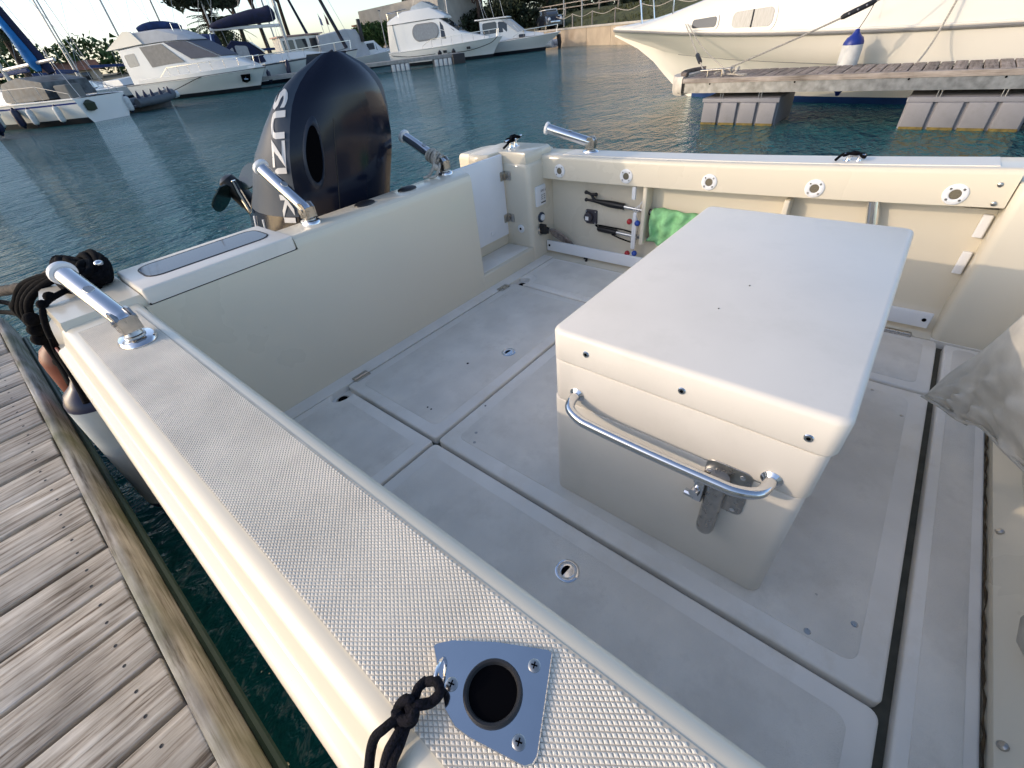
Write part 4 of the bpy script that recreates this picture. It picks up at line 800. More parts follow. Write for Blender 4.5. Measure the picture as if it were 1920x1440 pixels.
fender('white fender with a blue cap hanging against the ivory cruiser',(9.66,1.30,.30),.135,.66,mat('blue_cap',(.012,.03,.22),.4),FENDW,(.0,.0,1),M=Matrix(),rop=[(9.68,1.30,.70),(9.85,1.22,1.0),(9.98,1.16,1.62)])
t=thing('coiled_line','pale coiled line heaped on the pontoon cleat','rope',(8.5,2.8,PZ))
mb=MB(); rg=random.Random(9); rope(mb,[(8.48+rg.uniform(-.06,.06),2.9-.03*i+rg.uniform(-.05,.05),PZ+.03+rg.uniform(0,.10)) for i in range(12)],.016,6,5); rope(mb,[(8.49,2.75,PZ+.04),(8.47,2.55,PZ+.03),(8.5,2.4,PZ+.02),(8.46,2.5,PZ+.02),(8.47,2.6,PZ+.05)],.014); mb.build('coil',ROPEW,t,1)
# ------------------------------------------------------------------ land and quay
LZ=.80
Q=[(12,-18),(22,-1),(28.5,8.8),(33.5,16.6),(38.2,23.6),(40.2,30.5),(37.6,40),(35.5,52),(30,66),(16,80),(-8,88),(-60,95)]
mb=MB(); k=len(Q); out=[(x*6 if x>0 else x*3,y*6 if y>0 else y*3) for x,y in Q]
mid=[(x*1.06+.6,y*1.06) for x,y in Q]
mb.loft([[(x,y,LZ) for x,y in Q],[(x,y,LZ+.02) for x,y in mid],[(x*1.35,y*1.35,LZ+.7) for x,y in Q],[(x*2.2,y*2.2,LZ+1.2) for x,y in Q],[(x*8,y*8,LZ+1.5) for x,y in Q]],False,False); struct(mb.build('ground',LAND,smooth=.5))
t=thing('quay_wall','tan rendered quay wall along the far shore','wall',(38,24,WZ))
for i in range(len(Q)-1):
    a=Vector((*Q[i],0)); b=Vector((*Q[i+1],0)); n_=max(1,round((b-a).length/5.0)); d=(b-a).normalized(); nn=Vector((-d.y,d.x,0)); 
    for j in range(n_):
        p=a.lerp(b,j/n_)+d*.02; q=a.lerp(b,(j+1)/n_)-d*.02; mb=MB(); mb.loft([[p+Vector((0,0,WZ-.5)),q+Vector((0,0,WZ-.5)),q+nn*-.4+Vector((0,0,WZ-.5)),p+nn*-.4+Vector((0,0,WZ-.5))],[p+Vector((0,0,LZ-.02)),q+Vector((0,0,LZ-.02)),q+nn*-.4+Vector((0,0,LZ-.02)),p+nn*-.4+Vector((0,0,LZ-.02))]],True,True); mb.build('wall_panel',QUAY,t,0)
    mb=MB(); p=a+nn*.06; q=b+nn*.06; mb.loft([[p+Vector((0,0,LZ-.02)),q+Vector((0,0,LZ-.02)),q-nn*.7+Vector((0,0,LZ-.02)),p-nn*.7+Vector((0,0,LZ-.02))],[p+Vector((0,0,LZ+.10)),q+Vector((0,0,LZ+.10)),q-nn*.7+Vector((0,0,LZ+.10)),p-nn*.7+Vector((0,0,LZ+.10))]],True,True); mb.build('coping',CONC,t,0)
# ------------------------------------------------------------------ generic hull
def hull_(t,L,B,f0,f1,m,stripe=None,rake=1.2,full=.42,anti=ANTI,draft=.45,n=16,wl=.22,tn=.86,deckm=HULLW,trim=HULLW):
    def sec(s):
        bd=B/2*(1-max(0,(s-full)/(1-full))**2.3)*(tn+(1-tn)*min(1,s/.3)); bd=max(bd,.02)
        bw=B/2*.86*(1-min(1,max(0,(s-full*.6)/(.995-full*.6)))**1.7)*(tn+(1-tn)*min(1,s/.3)); bw=max(bw,.01)
        fb=lerp(f0,f1,s**1.6); X=lambda h:s*L-rake*(s**5)*(1-h)
        H=[(0,-draft,0),(bw*.8,-.12,.05),(bw,wl,.12),(lerp(bw,bd,.45),lerp(wl,fb,.42),.45),(lerp(bw,bd,.80),lerp(wl,fb,.74),.76),(lerp(bw,bd,.88),lerp(wl,fb,.83),.85),(bd,fb,1)]
        return H,X,bd,fb
    S=[]; E=[]
    for i in range(n+1):
        H,X,bd,fb=sec(i/n); S.append([(X(h),y,z) for y,z,h in H[::-1]]+[(X(h),-y,z) for y,z,h in H[1:]]); E.append((X(1),bd,fb))
    st=2 if stripe else 0
    mr=[0,st,0,0,1,1,1,1,0,0,st,0]
    mb=MB(); mb.loft(S,False,False,0,mr); k=0; mb.f.append(tuple(range(13))); mb.m.append(0)
    mb.build('hull',[m,anti,stripe or m],t,.5)
    mb=MB(); mb.loft([[(x,b*.99,z-.015),(x,b*.6,z+.03),(x,0,z+.05),(x,-b*.6,z+.03),(x,-b*.99,z-.015)] for x,b,z in E],False,False); mb.build('deck',deckm,t,.6)
    for s in(-1,1):
        mb=MB(); mb.tube([(x,s*b,z) for x,b,z in E],.035,6); mb.build('rub_rail',trim,t)
    return E
def edge(E,x):
    for i in range(len(E)-1):
        if E[i][0]<=x<=E[i+1][0]:
            a=(x-E[i][0])/(E[i+1][0]-E[i][0]+1e-9); return lerp(E[i][1],E[i+1][1],a),lerp(E[i][2],E[i+1][2],a)
    return E[-1][1],E[-1][2]
def railing(t,E,x0,x1,h,n,ins=.08,m=STEEL,r=.018,sides=(-1,1)):
    for s in sides:
        P=[]
        for i in range(n+1):
            x=lerp(x0,x1,i/n); b,z=edge(E,x); b=max(b-ins,.02); P.append(Vector((x+.10*(i==n),s*b,z+h*(1 if i else .35))))
            mb=MB(); mb.tube([(x,s*b,z),(P[-1].x,P[-1].y,P[-1].z)],r*.8,5); mb.build('stanchion',m,t)
        mb=MB(); mb.tube(P,r,6); mb.build('hand_rail',m,t)
def place(x,y,ang,z=None): return Matrix.Translation((x,y,WZ if z is None else z))@Matrix.Rotation(R(ang),4,'Z')
def loftcab(t,name,secs,m,sm=.6,par=None):
    """secs: (x, half bottom, z bottom, half top, z top) -> closed cabin"""
    mb=MB(); mb.loft([[(x,b,zb),(x,tp*1.0,zt_-.06),(x,tp*.9,zt_),(x,-tp*.9,zt_),(x,-tp,zt_-.06),(x,-b,zb)] for x,b,zb,tp,zt_ in secs],True,True); return mb.build(name,m,par or t,sm)
def cq(a,b,s,): # side quad between two cabin sections
    return [(a[0],s*a[1],a[2]),(b[0],s*b[1],b[2]),(b[0],s*b[3],b[4]-.06),(a[0],s*a[3],a[4]-.06)] if s<0 else [(b[0],s*b[1],b[2]),(a[0],s*a[1],a[2]),(a[0],s*a[3],a[4]-.06),(b[0],s*b[3],b[4]-.06)]
def win(t,q,u0,u1,v0,v1,m=GLASS,rad=.3,off=.015,name='window'):
    mb=MB(); qpanel(mb,q,u0,u1,v0,v1,off,rad); return mb.build(name,m,t,.5)
# ------------------------------------------------------------------ moored boats across the basin
def bfender(t,x,y,z,m=FENDW,c=NAVYF,r=.13,L=.62):
    mb=MB(); mb.lathe([(r*.3,-L*.5),(r*.85,-L*.42),(r,-L*.3),(r,L*.3),(r*.85,L*.42),(r*.3,L*.5)],(x,y,z),(0,0,1),n=12); o=mb.build('fender',m,t)
    for s in(-1,1):
        mb=MB(); mb.lathe([(r*.5,L*.44),(r*.3,L*.56),(r*.1,L*.6)],(x,y,z),(0,0,s),n=10); mb.build('fender_end',c,o)
# flybridge cruiser with grey windscreen cover
t=thing('flybridge_cruiser','white flybridge cruiser with grey mesh windscreen cover and rolled blue canvas on top','boat',(0,0,0),place(11.9,42.2,-60))
L=9.4; E=hull_(t,L,3.5,.95,1.12,HULLW,None,.9,.48,trim=GREYR)
S=[(.5,1.38,.95,1.30,2.80),(2.0,1.42,.98,1.30,2.90),(4.2,1.40,1.0,1.22,2.92),(5.3,1.30,1.05,1.02,2.86),(7.2,1.12,1.10,.84,1.90),(9.0,.5,1.14,.3,1.28)]
cab=loftcab(t,'cabin',S,HULLW)
mb=MB(); mb.add([(5.34,.94,2.88),(5.34,-.94,2.88),(7.24,-.80,1.93),(7.24,.80,1.93)],[(0,1,2,3)]); mb.add([(4.0,-1.27,2.86),(5.32,-1.06,2.84),(7.2,-.90,1.90),(5.4,-1.24,1.95)],[(0,1,2,3)]); mb.add([(4.0,1.27,2.86),(5.32,1.06,2.84),(7.2,.90,1.90),(5.4,1.24,1.95)],[(3,2,1,0)]); o=mb.build('windscreen_cover',MESHC,t,0); m_=o.modifiers.new('thick','SOLIDIFY'); m_.thickness=.03; m_.offset=0
mb=MB(); mb.add([(2.5,-1.385,1.75),(4.9,-1.30,1.85),(3.8,-1.275,2.82),(2.2,-1.325,2.78)],[(0,1,2,3)]); o=mb.build('side_screen',mat('pale_mesh',(.30,.285,.26),.8,var=.1),t,0); m_=o.modifiers.new('thick','SOLIDIFY'); m_.thickness=.04; m_.offset=0
F_s=[(.2,1.32,2.78,1.28,3.0),(2.0,1.36,2.88,1.28,3.50),(3.8,1.26,2.92,1.12,3.52),(4.9,1.12,2.90,.92,3.20),(5.5,.98,2.86,.74,2.92)]
loftcab(t,'flybridge',F_s,GREYCV)
mb=MB(); mb.add([(-.3,-1.38,2.80),(2.6,-1.40,2.92),(2.1,-1.38,3.55),(1.6,-1.38,3.60)],[(0,1,2,3)]); o=mb.build('flybridge_wing',HULLC,t,0); m_=o.modifiers.new('thick','SOLIDIFY'); m_.thickness=.08
mb=MB(); mb.tube(spline([(2.3,-.95,3.60),(2.7,-.5,3.72),(3.1,0,3.75),(3.5,.5,3.70),(3.9,.95,3.58)],4),[.10,.14,.17,.19,.2,.21,.22,.22,.22,.22,.22,.21,.2,.19,.17,.14,.10],10); mb.build('rolled_canvas',BLUEC,t,1)
mb=MB(); mb.tube([(4.4,.2,3.3),(4.4,.2,3.75),(4.4,-.5,3.75),(4.4,-.5,3.3)],.02,6); mb.build('grab_rail',STEEL,t)
railing(t,E,3.0,8.9,.66,8)
for x0,x1 in((3.9,4.12),(4.6,4.82),(5.7,6.0),(6.8,7.2)):
    b0_,z0_=edge(E,x0); b1_,z1_=edge(E,x1); q=[(x0,-b0_*.985-.01,z0_-.02),(x1,-b1_*.985-.01,z1_-.02),(x1,-b1_*.96-.01,z1_+.20),(x0,-b0_*.96-.01,z0_+.20)]
    mb=MB(); qpanel(mb,q,-.12,1.12,.05,.98,.02,.5,back=.05); o=mb.build('scupper',HULLW,t); mb=MB(); qpanel(mb,q,0,1,.2,.82,.03,.6); mb.build('opening',DARKHOLE,o)
mb=MB(); mb.loft([[(x,-b-.02,z-.05),(x,-b-.02,z+.22),(x,-b+.06,z+.24),(x,-b+.06,z-.05)] for x,b,z in [(p[0],p[1],p[2]) for p in E if 1<p[0]<9.0]],True,True); mb.build('toe_rail',HULLW,t,.6)
q=[(8.0,-.86,.42),(8.4,-.62,.46),(8.6,-.66,.86),(8.15,-.98,.86)]; mb=MB(); P=[(0,.25),(.55,0),(1,.2),(1,1),(0,1)]; a=[quadpt(q,*p) for p in P]; nn=Vector((.5,-.85,-.1)).normalized()
b9,z9=edge(E,9.2); 
mb.prism(P,lambda p:quadpt(q,*p)+nn*-.3,lambda p:quadpt(q,*p)+nn*.06); o=mb.build('anchor_pocket',DARKHOLE,t,0); mb=MB(); mb.tube([quadpt(q,.3,.5)+nn*.09,quadpt(q,.75,.42)+nn*.09],.05,8); mb.tube([quadpt(q,.5,.45)+nn*.09,quadpt(q,.5,.8)+nn*.09],.03,8); mb.build('anchor',STEEL,o)
mb=MB(); mb.tube([(7.0,-1.35,1.25),(5.6,-1.75,.95),(3.6,-1.95,.45)],.02,5); mb.build('dock_line',ROPEK,t)
win(t,cq(S[0],S[1],-1),.2,.75,.5,.85,CURT); bfender(t,8.9,.8,.6,NAVYF,NAVYF); bfender(t,3.0,-1.85,.35)
# inflatable tender on the pontoon beside it
t=thing('inflatable_dinghy','small dark grey inflatable dinghy between the blue striped yacht and flybridge cruiser','dinghy',(0,0,0),place(7.6,31.0,24,WZ+.30))
DG=mat('grey_hypalon',(.10,.115,.13),.6,var=.1)
mb=MB(); mb.tube(spline([(0,.62,.1),(1.4,.62,.12),(2.2,.45,.2),(2.6,0,.28),(2.2,-.45,.2),(1.4,-.62,.12),(0,-.62,.1)],5),.19,10); mb.build('tube',DG,t,1)
mb=MB(); mb.slab(.1,2.1,-.5,.5,-.08,0,.2,.02); mb.build('floor',DG,t)
mb=MB(); mb.lathe([(.05,-.22),(.15,-.20),(.17,0),(.15,.20),(.05,.22)],(2.75,-.05,.18),(1,-.1,.05),n=14); mb.build('bow_fender',FENDW,t)
for i,x in enumerate((.2,.6,1.0,1.5,2.0)):
    mb=MB(); mb.lathe([(.10,-.0),(.08,.14),(.02,.34)],(x,-.62,.24),(.05,0,1),n=8); mb.build('cone_cover',NAVYF,t)
# a concrete berth finger under it
t=thing('berth_finger','low dark concrete berth finger between the moored boats','jetty',(0,0,0),place(7.0,31.0,22))
mb=MB(); mb.slab(0,3.2,.2,1.3,-.25,.26,.05,.03); mb.build('deck',mat('wet_concrete',(.11,.11,.11),.8,var=.2),t)
# near left yacht with blue stripe
t=thing('striped_yacht','white sailing yacht with a blue hull stripe and transom toward the boat','yacht',(0,0,0),place(6.35,29.6,117.5))
E=hull_(t,10.0,3.1,.92,1.05,HULLW,STRB,1.0,.40,tn=.80)
loftcab(t,'coachroof',[(2.6,1.0,.95,.85,1.25),(4.0,.95,.98,.8,1.45),(6.4,.75,1.0,.6,1.40),(7.4,.5,1.02,.3,1.1)],HULLW)
mb=MB(); mb.loft([[(x,b,1.0),(x+.05,b*.92,z),(x+.05,-b*.92,z),(x,-b,1.0)] for x,b,z in((1.4,1.15,1.6),(2.6,1.15,1.85),(3.9,1.0,1.7),(4.4,.9,1.25))],True,True); mb.build('spray_dodger',mat('cockpit_canvas',(.12,.135,.145),.6,var=.4,vscale=3),t,.6)
mb=MB(); mb.slab(.35,1.1,.25,.95,.9,1.45,.08,.05); mb.build('seat_cover',mat('grey_seat',(.16,.16,.15),.9),t)
mb=MB(); mb.tube([(4.6,0,1.2),(4.6,0,12.5)],.085,8); mb.build('mast',MAST,t)
mb=MB(); mb.tube([(4.5,0,2.2),(1.3,0,2.35)],.07,8); mb.build('boom',MAST,t)
mb=MB(); P=[(2.5,.02,2.0),(2.75,0,3.2),(3.25,0,5),(4.3,0,9)]; mb.tube(spline(P,4),[.10,.20,.24,.20,.17,.15,.14,.13,.12,.11,.10,.09,.08],9); mb.build('furled_sail',CYAN,t,1)
mb=MB(); mb.tube(spline([(2.3,-.30,1.9),(2.75,-.24,3.5),(3.5,-.18,6),(4.4,-.12,9)],4),[.16,.2,.2,.19,.18,.17,.16,.14,.12,.10,.09,.08,.07],8); mb.build('sail_sleeve',NAVC,t,1)
for a in((9.9,0,1.1),(.1,.8,.95),(.1,-.8,.95),(4.4,1.45,1.0),(4.4,-1.45,1.0)):
    mb=MB(); mb.tube([a,(4.6,0,12.4)],.012,5); mb.build('stay',MAST,t)
railing(t,E,.2,8.6,.55,6,.1,MAST,.014)
for x,s in((1.0,1),(2.4,1),(4.4,1),(-.05,.8)): bfender(t,x,s*(edge(E,max(x,0))[0]+.10) if x>0 else -1.15,.45)
bfender(t,3.2,1.62,.45,NAVYF,NAVYF,.16,.7)
mb=MB(); mb.lathe([(.05,-.2),(.2,-.15),(.22,.1),(.05,.22)],(-.10,.75,.62),(0,0,1),n=12); mb.build('stern_fender',mat('olive_fender',(.03,.04,.02),.7),t)
# white bow at the very left
t=thing('white_dinghy','white boat end showing at the left edge, low beside the dock ropes','boat',(0,0,0),place(1.35,27.5,100))
E=hull_(t,6.0,2.2,.55,.8,HULLW,None,.6,.4)
mb=MB(); mb.slab(.2,1.2,-.9,.9,.5,.62,.2,.05); mb.build('stern_seat',HULLW,t)
bfender(t,.6,-1.05,.62,NAVYF,NAVYF,.2,.9); bfender(t,.1,-1.12,.9,FENDW,FENDW,.16,.4)
# second yacht with navy boom cover
t=thing('navy_covered_yacht','white yacht with a navy sail cover on its boom, bow behind the outboard','yacht',(0,0,0),place(15.6,43.2,-31))
E=hull_(t,12.0,3.7,1.05,1.45,HULLW,None,.8,.42,trim=mat('thin_dark_trim',(.04,.045,.06),.5))
loftcab(t,'coachroof',[(2.8,1.2,1.2,1.0,1.55),(5,1.15,1.25,.95,1.75),(8,.8,1.35,.55,1.72),(9.6,.4,1.45,.2,1.5)],HULLW)
D_=[(2.6,1.35,1.25,1.1,2.2),(3.4,1.35,1.25,1.2,2.75),(4.4,1.2,1.3,1.0,2.6),(5.2,1.1,1.35,.8,1.85)]
loftcab(t,'spray_hood',D_,NAVC); 
mb=MB(); mb.add([(4.5,-.9,2.58),(4.5,.9,2.58),(5.24,.72,1.95),(5.24,-.72,1.95)],[(0,1,2,3)]); o=mb.build('hood_window',mat('hood_vinyl',(.42,.40,.38),.2,var=.1),t,0); m_=o.modifiers.new('th','SOLIDIFY'); m_.thickness=.04; m_.offset=0
q=cq(D_[1],D_[2],-1); win(t,q,.1,.9,.2,.85,MATS['hood_vinyl']); q=cq(D_[0],D_[1],-1); win(t,q,.2,.95,.2,.8,MATS['hood_vinyl'])
mb=MB(); mb.tube(spline([(.6,1.5,2.5),(.6,.8,3.05),(.6,0,3.2),(.6,-.8,3.05),(.6,-1.5,2.5)],3),.05,6); mb.tube(spline([(2.2,1.5,2.6),(2.2,.8,3.15),(2.2,0,3.3),(2.2,-.8,3.15),(2.2,-1.5,2.6)],3),.05,6); mb.build('bimini_bows',STEEL,t)
mb=MB(); mb.loft([[(x,1.5,z-.6),(x,.8,z-.05),(x,0,z+.1),(x,-.8,z-.05),(x,-1.5,z-.6)] for x,z in((.4,3.1),(1.4,3.22),(2.4,3.15))],False,False); o=mb.build('bimini',BLUEC,t,.8); m_=o.modifiers.new('th','SOLIDIFY'); m_.thickness=.03
mb=MB(); mb.tube([(7.0,0,1.7),(7.0,0,15)],.11,10); mb.build('mast',MAST,t)
mb=MB(); mb.tube([(6.9,0,3.35),(2.2,0,3.5)],.10,8); mb.build('boom',HULLW,t)
mb=MB(); mb.tube(spline([(6.8,0,4.15),(6.2,0,4.0),(5.2,0,3.95),(4.2,0,3.85),(3.0,0,3.70),(2.3,0,3.62)],3),[.12,.42,.46,.44,.42,.42,.42,.40,.38,.36,.33,.30,.26,.22,.18,.12],10); o=mb.build('sail_cover',NAVC,t,1)
for a,b in(((11.9,0,1.5),(7,0,14.5)),((.1,.9,1.1),(7,0,14.8)),((6.9,1.75,1.2),(7,0,13)),((6.9,-1.75,1.2),(7,0,13)),((6.4,-1.7,1.2),(7,0,8)),((2.4,0,3.6),(7,0,14.6)),((4.2,0,3.9),(6.95,0,9)),((5.3,0,3.9),(6.95,0,9))):
    mb=MB(); mb.tube([a,b],.014,5); mb.build('stay',MAST,t)
mb=MB(); mb.tube([(11.2,0,1.6),(7.15,0,13.5)],[.14,.05],8); mb.build('furled_jib',mat('striped_jib',(.03,.035,.06),.8,var=.5,vscale=3),t)
railing(t,E,1.0,11.5,.62,9,.08,STEEL,.016)
q=[(9.0,-1.37,.66),(9.55,-1.18,.68),(9.55,-1.22,.92),(9.0,-1.42,.9)]; mb=MB(); qpanel(mb,q,0,1,0,1,.04,.3,back=.2); mb.build('anchor_pocket',GREYR,t)
mb=MB(); mb.lathe([(.02,-.4),(.16,-.3),(.16,.25),(.04,.5)],(6.6,-1.98,.85),(.15,0,1),n=10); mb.build('fender',NAVYF,t)
mb=MB(); rope(mb,[(11.3,-.3,1.6),(9.8,-.9,1.42),(8.2,-1.5,1.3)],.016,5); mb.build('rope',ROPEK,t)
# wheelhouse boat and covered boat behind the outboard
t=thing('wheelhouse_boat','cream wheelhouse boat with square windows behind the outboard','boat',(0,0,0),place(21.8,44.0,-14))
E=hull_(t,8.5,2.9,.9,1.3,HULLW,None,.6,.45)
S=[(1.2,1.25,.95,1.2,2.75),(3.4,1.22,1.0,1.15,2.75),(4.6,1.1,1.05,1.0,2.7),(5.1,.95,1.08,.8,1.7)]
c_=loftcab(t,'wheelhouse',S,HULLC); 
for u0,u1 in((.08,.46),(.54,.94)): win(t,cq(S[0],S[1],-1),u0,u1,.5,.9,GLASS,.15)
win(t,cq(S[1],S[2],-1),.12,.88,.5,.9,GLASS,.15)
mb=MB(); mb.slab(1.0,4.8,-1.3,1.3,2.74,2.82,.15,.04); mb.build('roof',mat('roof_pink',(.50,.33,.27),.7),t)
t=thing('covered_boat','motorboat under a tall pale grey canvas enclosure behind the outboard','boat',(0,0,0),place(25.3,42.2,-20))
E=hull_(t,6.8,2.6,.8,1.1,HULLW,None,.6,.45)
loftcab(t,'canvas_enclosure',[(.3,1.2,.85,1.05,2.6),(2.6,1.2,.9,1.1,2.85),(3.6,1.1,.95,.9,2.75),(4.4,.9,1.0,.6,1.4)],GREYCV)
for dx,m_ in((.0,BLUEC),(.5,MAROON)):
    mb=MB(); mb.tube([(1.2+dx,.3,2.7),(1.1+dx,.2,4.0)],.02,5); mb.build('pole',MAST,t)
    mb=MB(); mb.add([(1.1+dx,.2,3.3),(1.15+dx,-.4,3.2),(1.1+dx,-.45,3.6),(1.1+dx,.2,3.9)],[(0,1,2,3)]); o=mb.build('flag',m_,t,0); s_=o.modifiers.new('th','SOLIDIFY'); s_.thickness=.02
mb=MB(); mb.slab(3.8,4.1,-1.1,-.8,1.9,3.4,.1,.05); mb.build('upright_fender',BLACK,t)
t=thing('small_cabin_boat','small white cabin boat right of the outboard top','boat',(0,0,0),place(30.6,45.2,-24))
E=hull_(t,6.0,2.2,.7,1.0,HULLW,None,.5,.45,trim=GREYR)
S=[(.8,.95,.75,.9,1.9),(2.4,.95,.8,.85,1.95),(3.1,.8,.85,.6,1.3),(4.4,.5,.95,.2,1.1)]; loftcab(t,'cabin',S,HULLW)
win(t,cq(S[0],S[1],-1),.5,.95,.45,.9,GLASS,.2); win(t,cq(S[1],S[2],-1),.1,.75,.4,.9,GLASS,.2); railing(t,E,3.0,5.6,.45,3)
# short pontoon with two floats
t=thing('finger_pontoon','short grey finger pontoon on two floats before the flybridge boat with curtains','pontoon',(0,0,0),place(21.0,32.4,-36.5))
mb=MB(); mb.slab(-6,8.2,-.6,.6,.42,.62,.03,.02); mb.build('deck',mat('grey_decking',(.34,.33,.31),.8,var=.15),t)
for x in(3.3,6.3):
    mb=MB(); mb.slab(x,x+1.3,-.55,.55,-.3,.40,.04,.03); f_=mb.build('float',FLOATG,t)
    for i in range(4):
        mb=MB(); mb.slab(x+.04+i*.32,x+.27+i*.32,.0,.40,0,.04,.02,.01); mb.xf(Matrix(((1,0,0,0),(0,0,-1,-.55),(0,1,0,0),(0,0,0,1)))); mb.build('rib_panel',FENDW,f_)
mb=MB(); mb.slab(7.6,8.5,-.7,.7,-.1,.58,.1,.05); mb.build('end_bumper',BLACK,t)
for x in(6.9,7.9):
    mb=MB(); mb.lathe([(.14,.62),(.16,.72),(.05,.86)],(x,.4,0),n=10); mb.build('bollard',BLACK,t)
# flybridge boat with curtained oval window
t=thing('flybridge_boat','white flybridge motorboat with a curtained oval side window at the finger pontoon','boat',(0,0,0),place(28.2,35.2,-64))
E=hull_(t,8.9,3.2,.95,1.22,HULLW,None,.9,.45)
S=[(.7,1.3,.95,1.22,2.60),(1.4,1.32,.98,1.22,2.66),(4.4,1.25,1.05,1.05,2.70),(5.9,1.1,1.1,.8,1.75),(7.9,.5,1.18,.3,1.30)]
loftcab(t,'cabin',S,HULLW)
q=cq(S[1],S[2],-1); mb=MB(); qpanel(mb,q,.28,.98,.28,.92,.05,.98,n=7); mb.build('window_frame',GREYR,t); win(t,q,.30,.965,.32,.88,CURT,.98,.062)
q=cq(S[2],S[3],-1); win(t,q,.05,.72,.30,.93,GLASS,.1,.02)
q=[(4.50,-.92,2.62),(5.84,-.74,1.80),(5.84,.74,1.80),(4.50,.92,2.62)]; q=[q[1],q[2],q[3],q[0]]
win(t,q,.02,.48,.05,.95,GLASS,.1,.03); win(t,q,.52,.98,.05,.95,GLASS,.1,.03)
mb=MB(); q=cq(S[2],S[3],-1); mb.tube([quadpt(q,.02,.62)+Vector((0,-.03,0)),quadpt(q,.6,.72)+Vector((0,-.03,0))],.02,6); mb.build('window_bar',HULLW,t)
FS=[(.3,1.25,2.62,1.15,2.85),(1.6,1.28,2.64,1.1,3.30),(3.7,1.15,2.70,.9,3.36),(4.8,.95,2.66,.7,2.80)]
loftcab(t,'flybridge',FS,HULLW)
mb=MB(); mb.loft([[(x,b,3.30),(x+.1,b*.9,z),(x+.1,-b*.9,z),(x,-b,3.30)] for x,b,z in((2.2,.85,3.5),(3.1,.85,3.75),(3.9,.6,3.4))],True,True); mb.build('fly_screen',mat('pale_acrylic',(.42,.47,.50),.15,coat=.5),t,.5)
mb=MB(); mb.tube([(.4,-1.15,3.3),(2.0,-1.1,3.42)],.02,5); mb.tube([(.4,1.15,3.3),(2.0,1.1,3.42)],.02,5); mb.tube([(.4,1.15,3.3),(.4,-1.15,3.3)],.02,5)
for s in(-1,1):
    for x in(.4,1.3): mb.tube([(x,s*1.13,2.6),(x,s*1.13,3.32)],.016,5)
mb.build('fly_rail',STEEL,t)
mb=MB(); mb.add([(.15,-1.32,1.0),(.85,-1.34,1.0),(.72,-1.24,2.58),(.3,-1.2,2.58)],[(0,1,2,3)]); mb.add([(.15,-1.32,1.0),(.15,1.32,1.0),(.3,1.2,2.58),(.3,-1.2,2.58)],[(3,2,1,0)]); o=mb.build('stern_canvas',HULLC,t,0); s_=o.modifiers.new('th','SOLIDIFY'); s_.thickness=.03
for x in(4.6,6.4):
    b_,z_=edge(E,x); q=[(x,-b_*.965-.02,z_-.42),(x+.3,-b_*.955-.02,z_-.42),(x+.3,-b_*.975-.02,z_-.26),(x,-b_*.98-.02,z_-.26)]; win(t,q,0,1,0,1,GLASS,.5,.03,'porthole')
railing(t,E,3.0,8.5,.5,7,.06,STEEL,.014)
mb=MB(); rope(mb,[(8.6,-.25,1.25),(8.2,-1.0,.9),(6.8,-1.9,.62),(5.2,-2.3,.6)],.02,5); mb.build('bow_rope',ROPEK,t); mb=MB(); rope(mb,[(.2,-1.4,.8),(2.0,-1.95,.62),(4.2,-2.2,.64)],.02,5); mb.build('stern_rope',ROPEK,t)
# walkaround with covered windscreen
t=thing('walkaround_boat','white walkaround fishing boat with a pale screen cover, right of the flybridge boat','boat',(0,0,0),place(32.2,31.9,-58))
E=hull_(t,8.2,2.8,.8,1.05,HULLW,None,1.3,.42)
S=[(2.0,1.05,.85,1.0,2.25),(3.4,1.05,.9,.95,2.3),(4.3,.95,.95,.78,2.2),(5.4,.8,1.0,.55,1.35),(6.9,.35,1.02,.15,1.12)]
loftcab(t,'cabin',S,HULLW)
q=cq(S[0],S[1],-1); win(t,q,.15,.95,.4,.92,GLASS,.4); q=cq(S[1],S[2],-1); win(t,q,.05,.8,.4,.9,GLASS,.3)
mb=MB(); mb.add([(4.34,-.80,2.18),(4.34,.80,2.18),(5.45,.60,1.38),(5.45,-.60,1.38)],[(0,1,2,3)]); mb.add([(3.75,-.96,2.2),(4.33,-.82,2.18),(5.44,-.62,1.38),(4.9,-.86,1.35)],[(0,1,2,3)]); o=mb.build('screen_cover',GREYCV,t,0); s_=o.modifiers.new('th','SOLIDIFY'); s_.thickness=.04
mb=MB(); mb.slab(1.6,4.3,-1.05,1.05,2.29,2.36,.2,.03); mb.build('roof',HULLW,t)
for x in(2.2,3.0,3.8): mb=MB(); mb.tube([(x,.3,2.3),(x-.3,.3,3.6)],.018,5); mb.build('antenna',MAST,t)
railing(t,E,4.6,7.9,.5,4,.06,STEEL,.016)
b_,z_=edge(E,5.2); q=[(5.0,-.93,1.0),(5.5,-.86,1.0),(5.5,-.80,1.18),(5.0,-.88,1.18)]; win(t,q,0,1,0,1,GLASS,.6,.03,'porthole')
# inflatable with lifted outboards near the quay
t=thing('grey_tender','pale inflatable tender with a dark outboard by the tan quay wall','dinghy',(0,0,0),place(36.9,25.6,100,WZ+.1))
mb=MB(); mb.tube(spline([(0,.75,.25),(2,.75,.3),(3.2,.5,.4),(3.8,0,.55),(3.2,-.5,.4),(2,-.75,.3),(0,-.75,.25)],5),.24,10); mb.build('tube',GREYCV,t,1); mb=MB(); mb.slab(.1,3,-.6,.6,0,.1,.2,.02); mb.build('floor',GREYCV,t)
mb=MB(); mb.tube([(-.25,0,-.3),(-.3,0,.3),(-.2,0,.8)],[.10,.16,.18],10); mb.build('outboard',BLACK,t); mb=MB(); mb.slab(.9,1.5,-.3,.3,.1,.8,.1,.04); mb.build('seat',mat('orange_seat',(.5,.10,.02),.6),t)
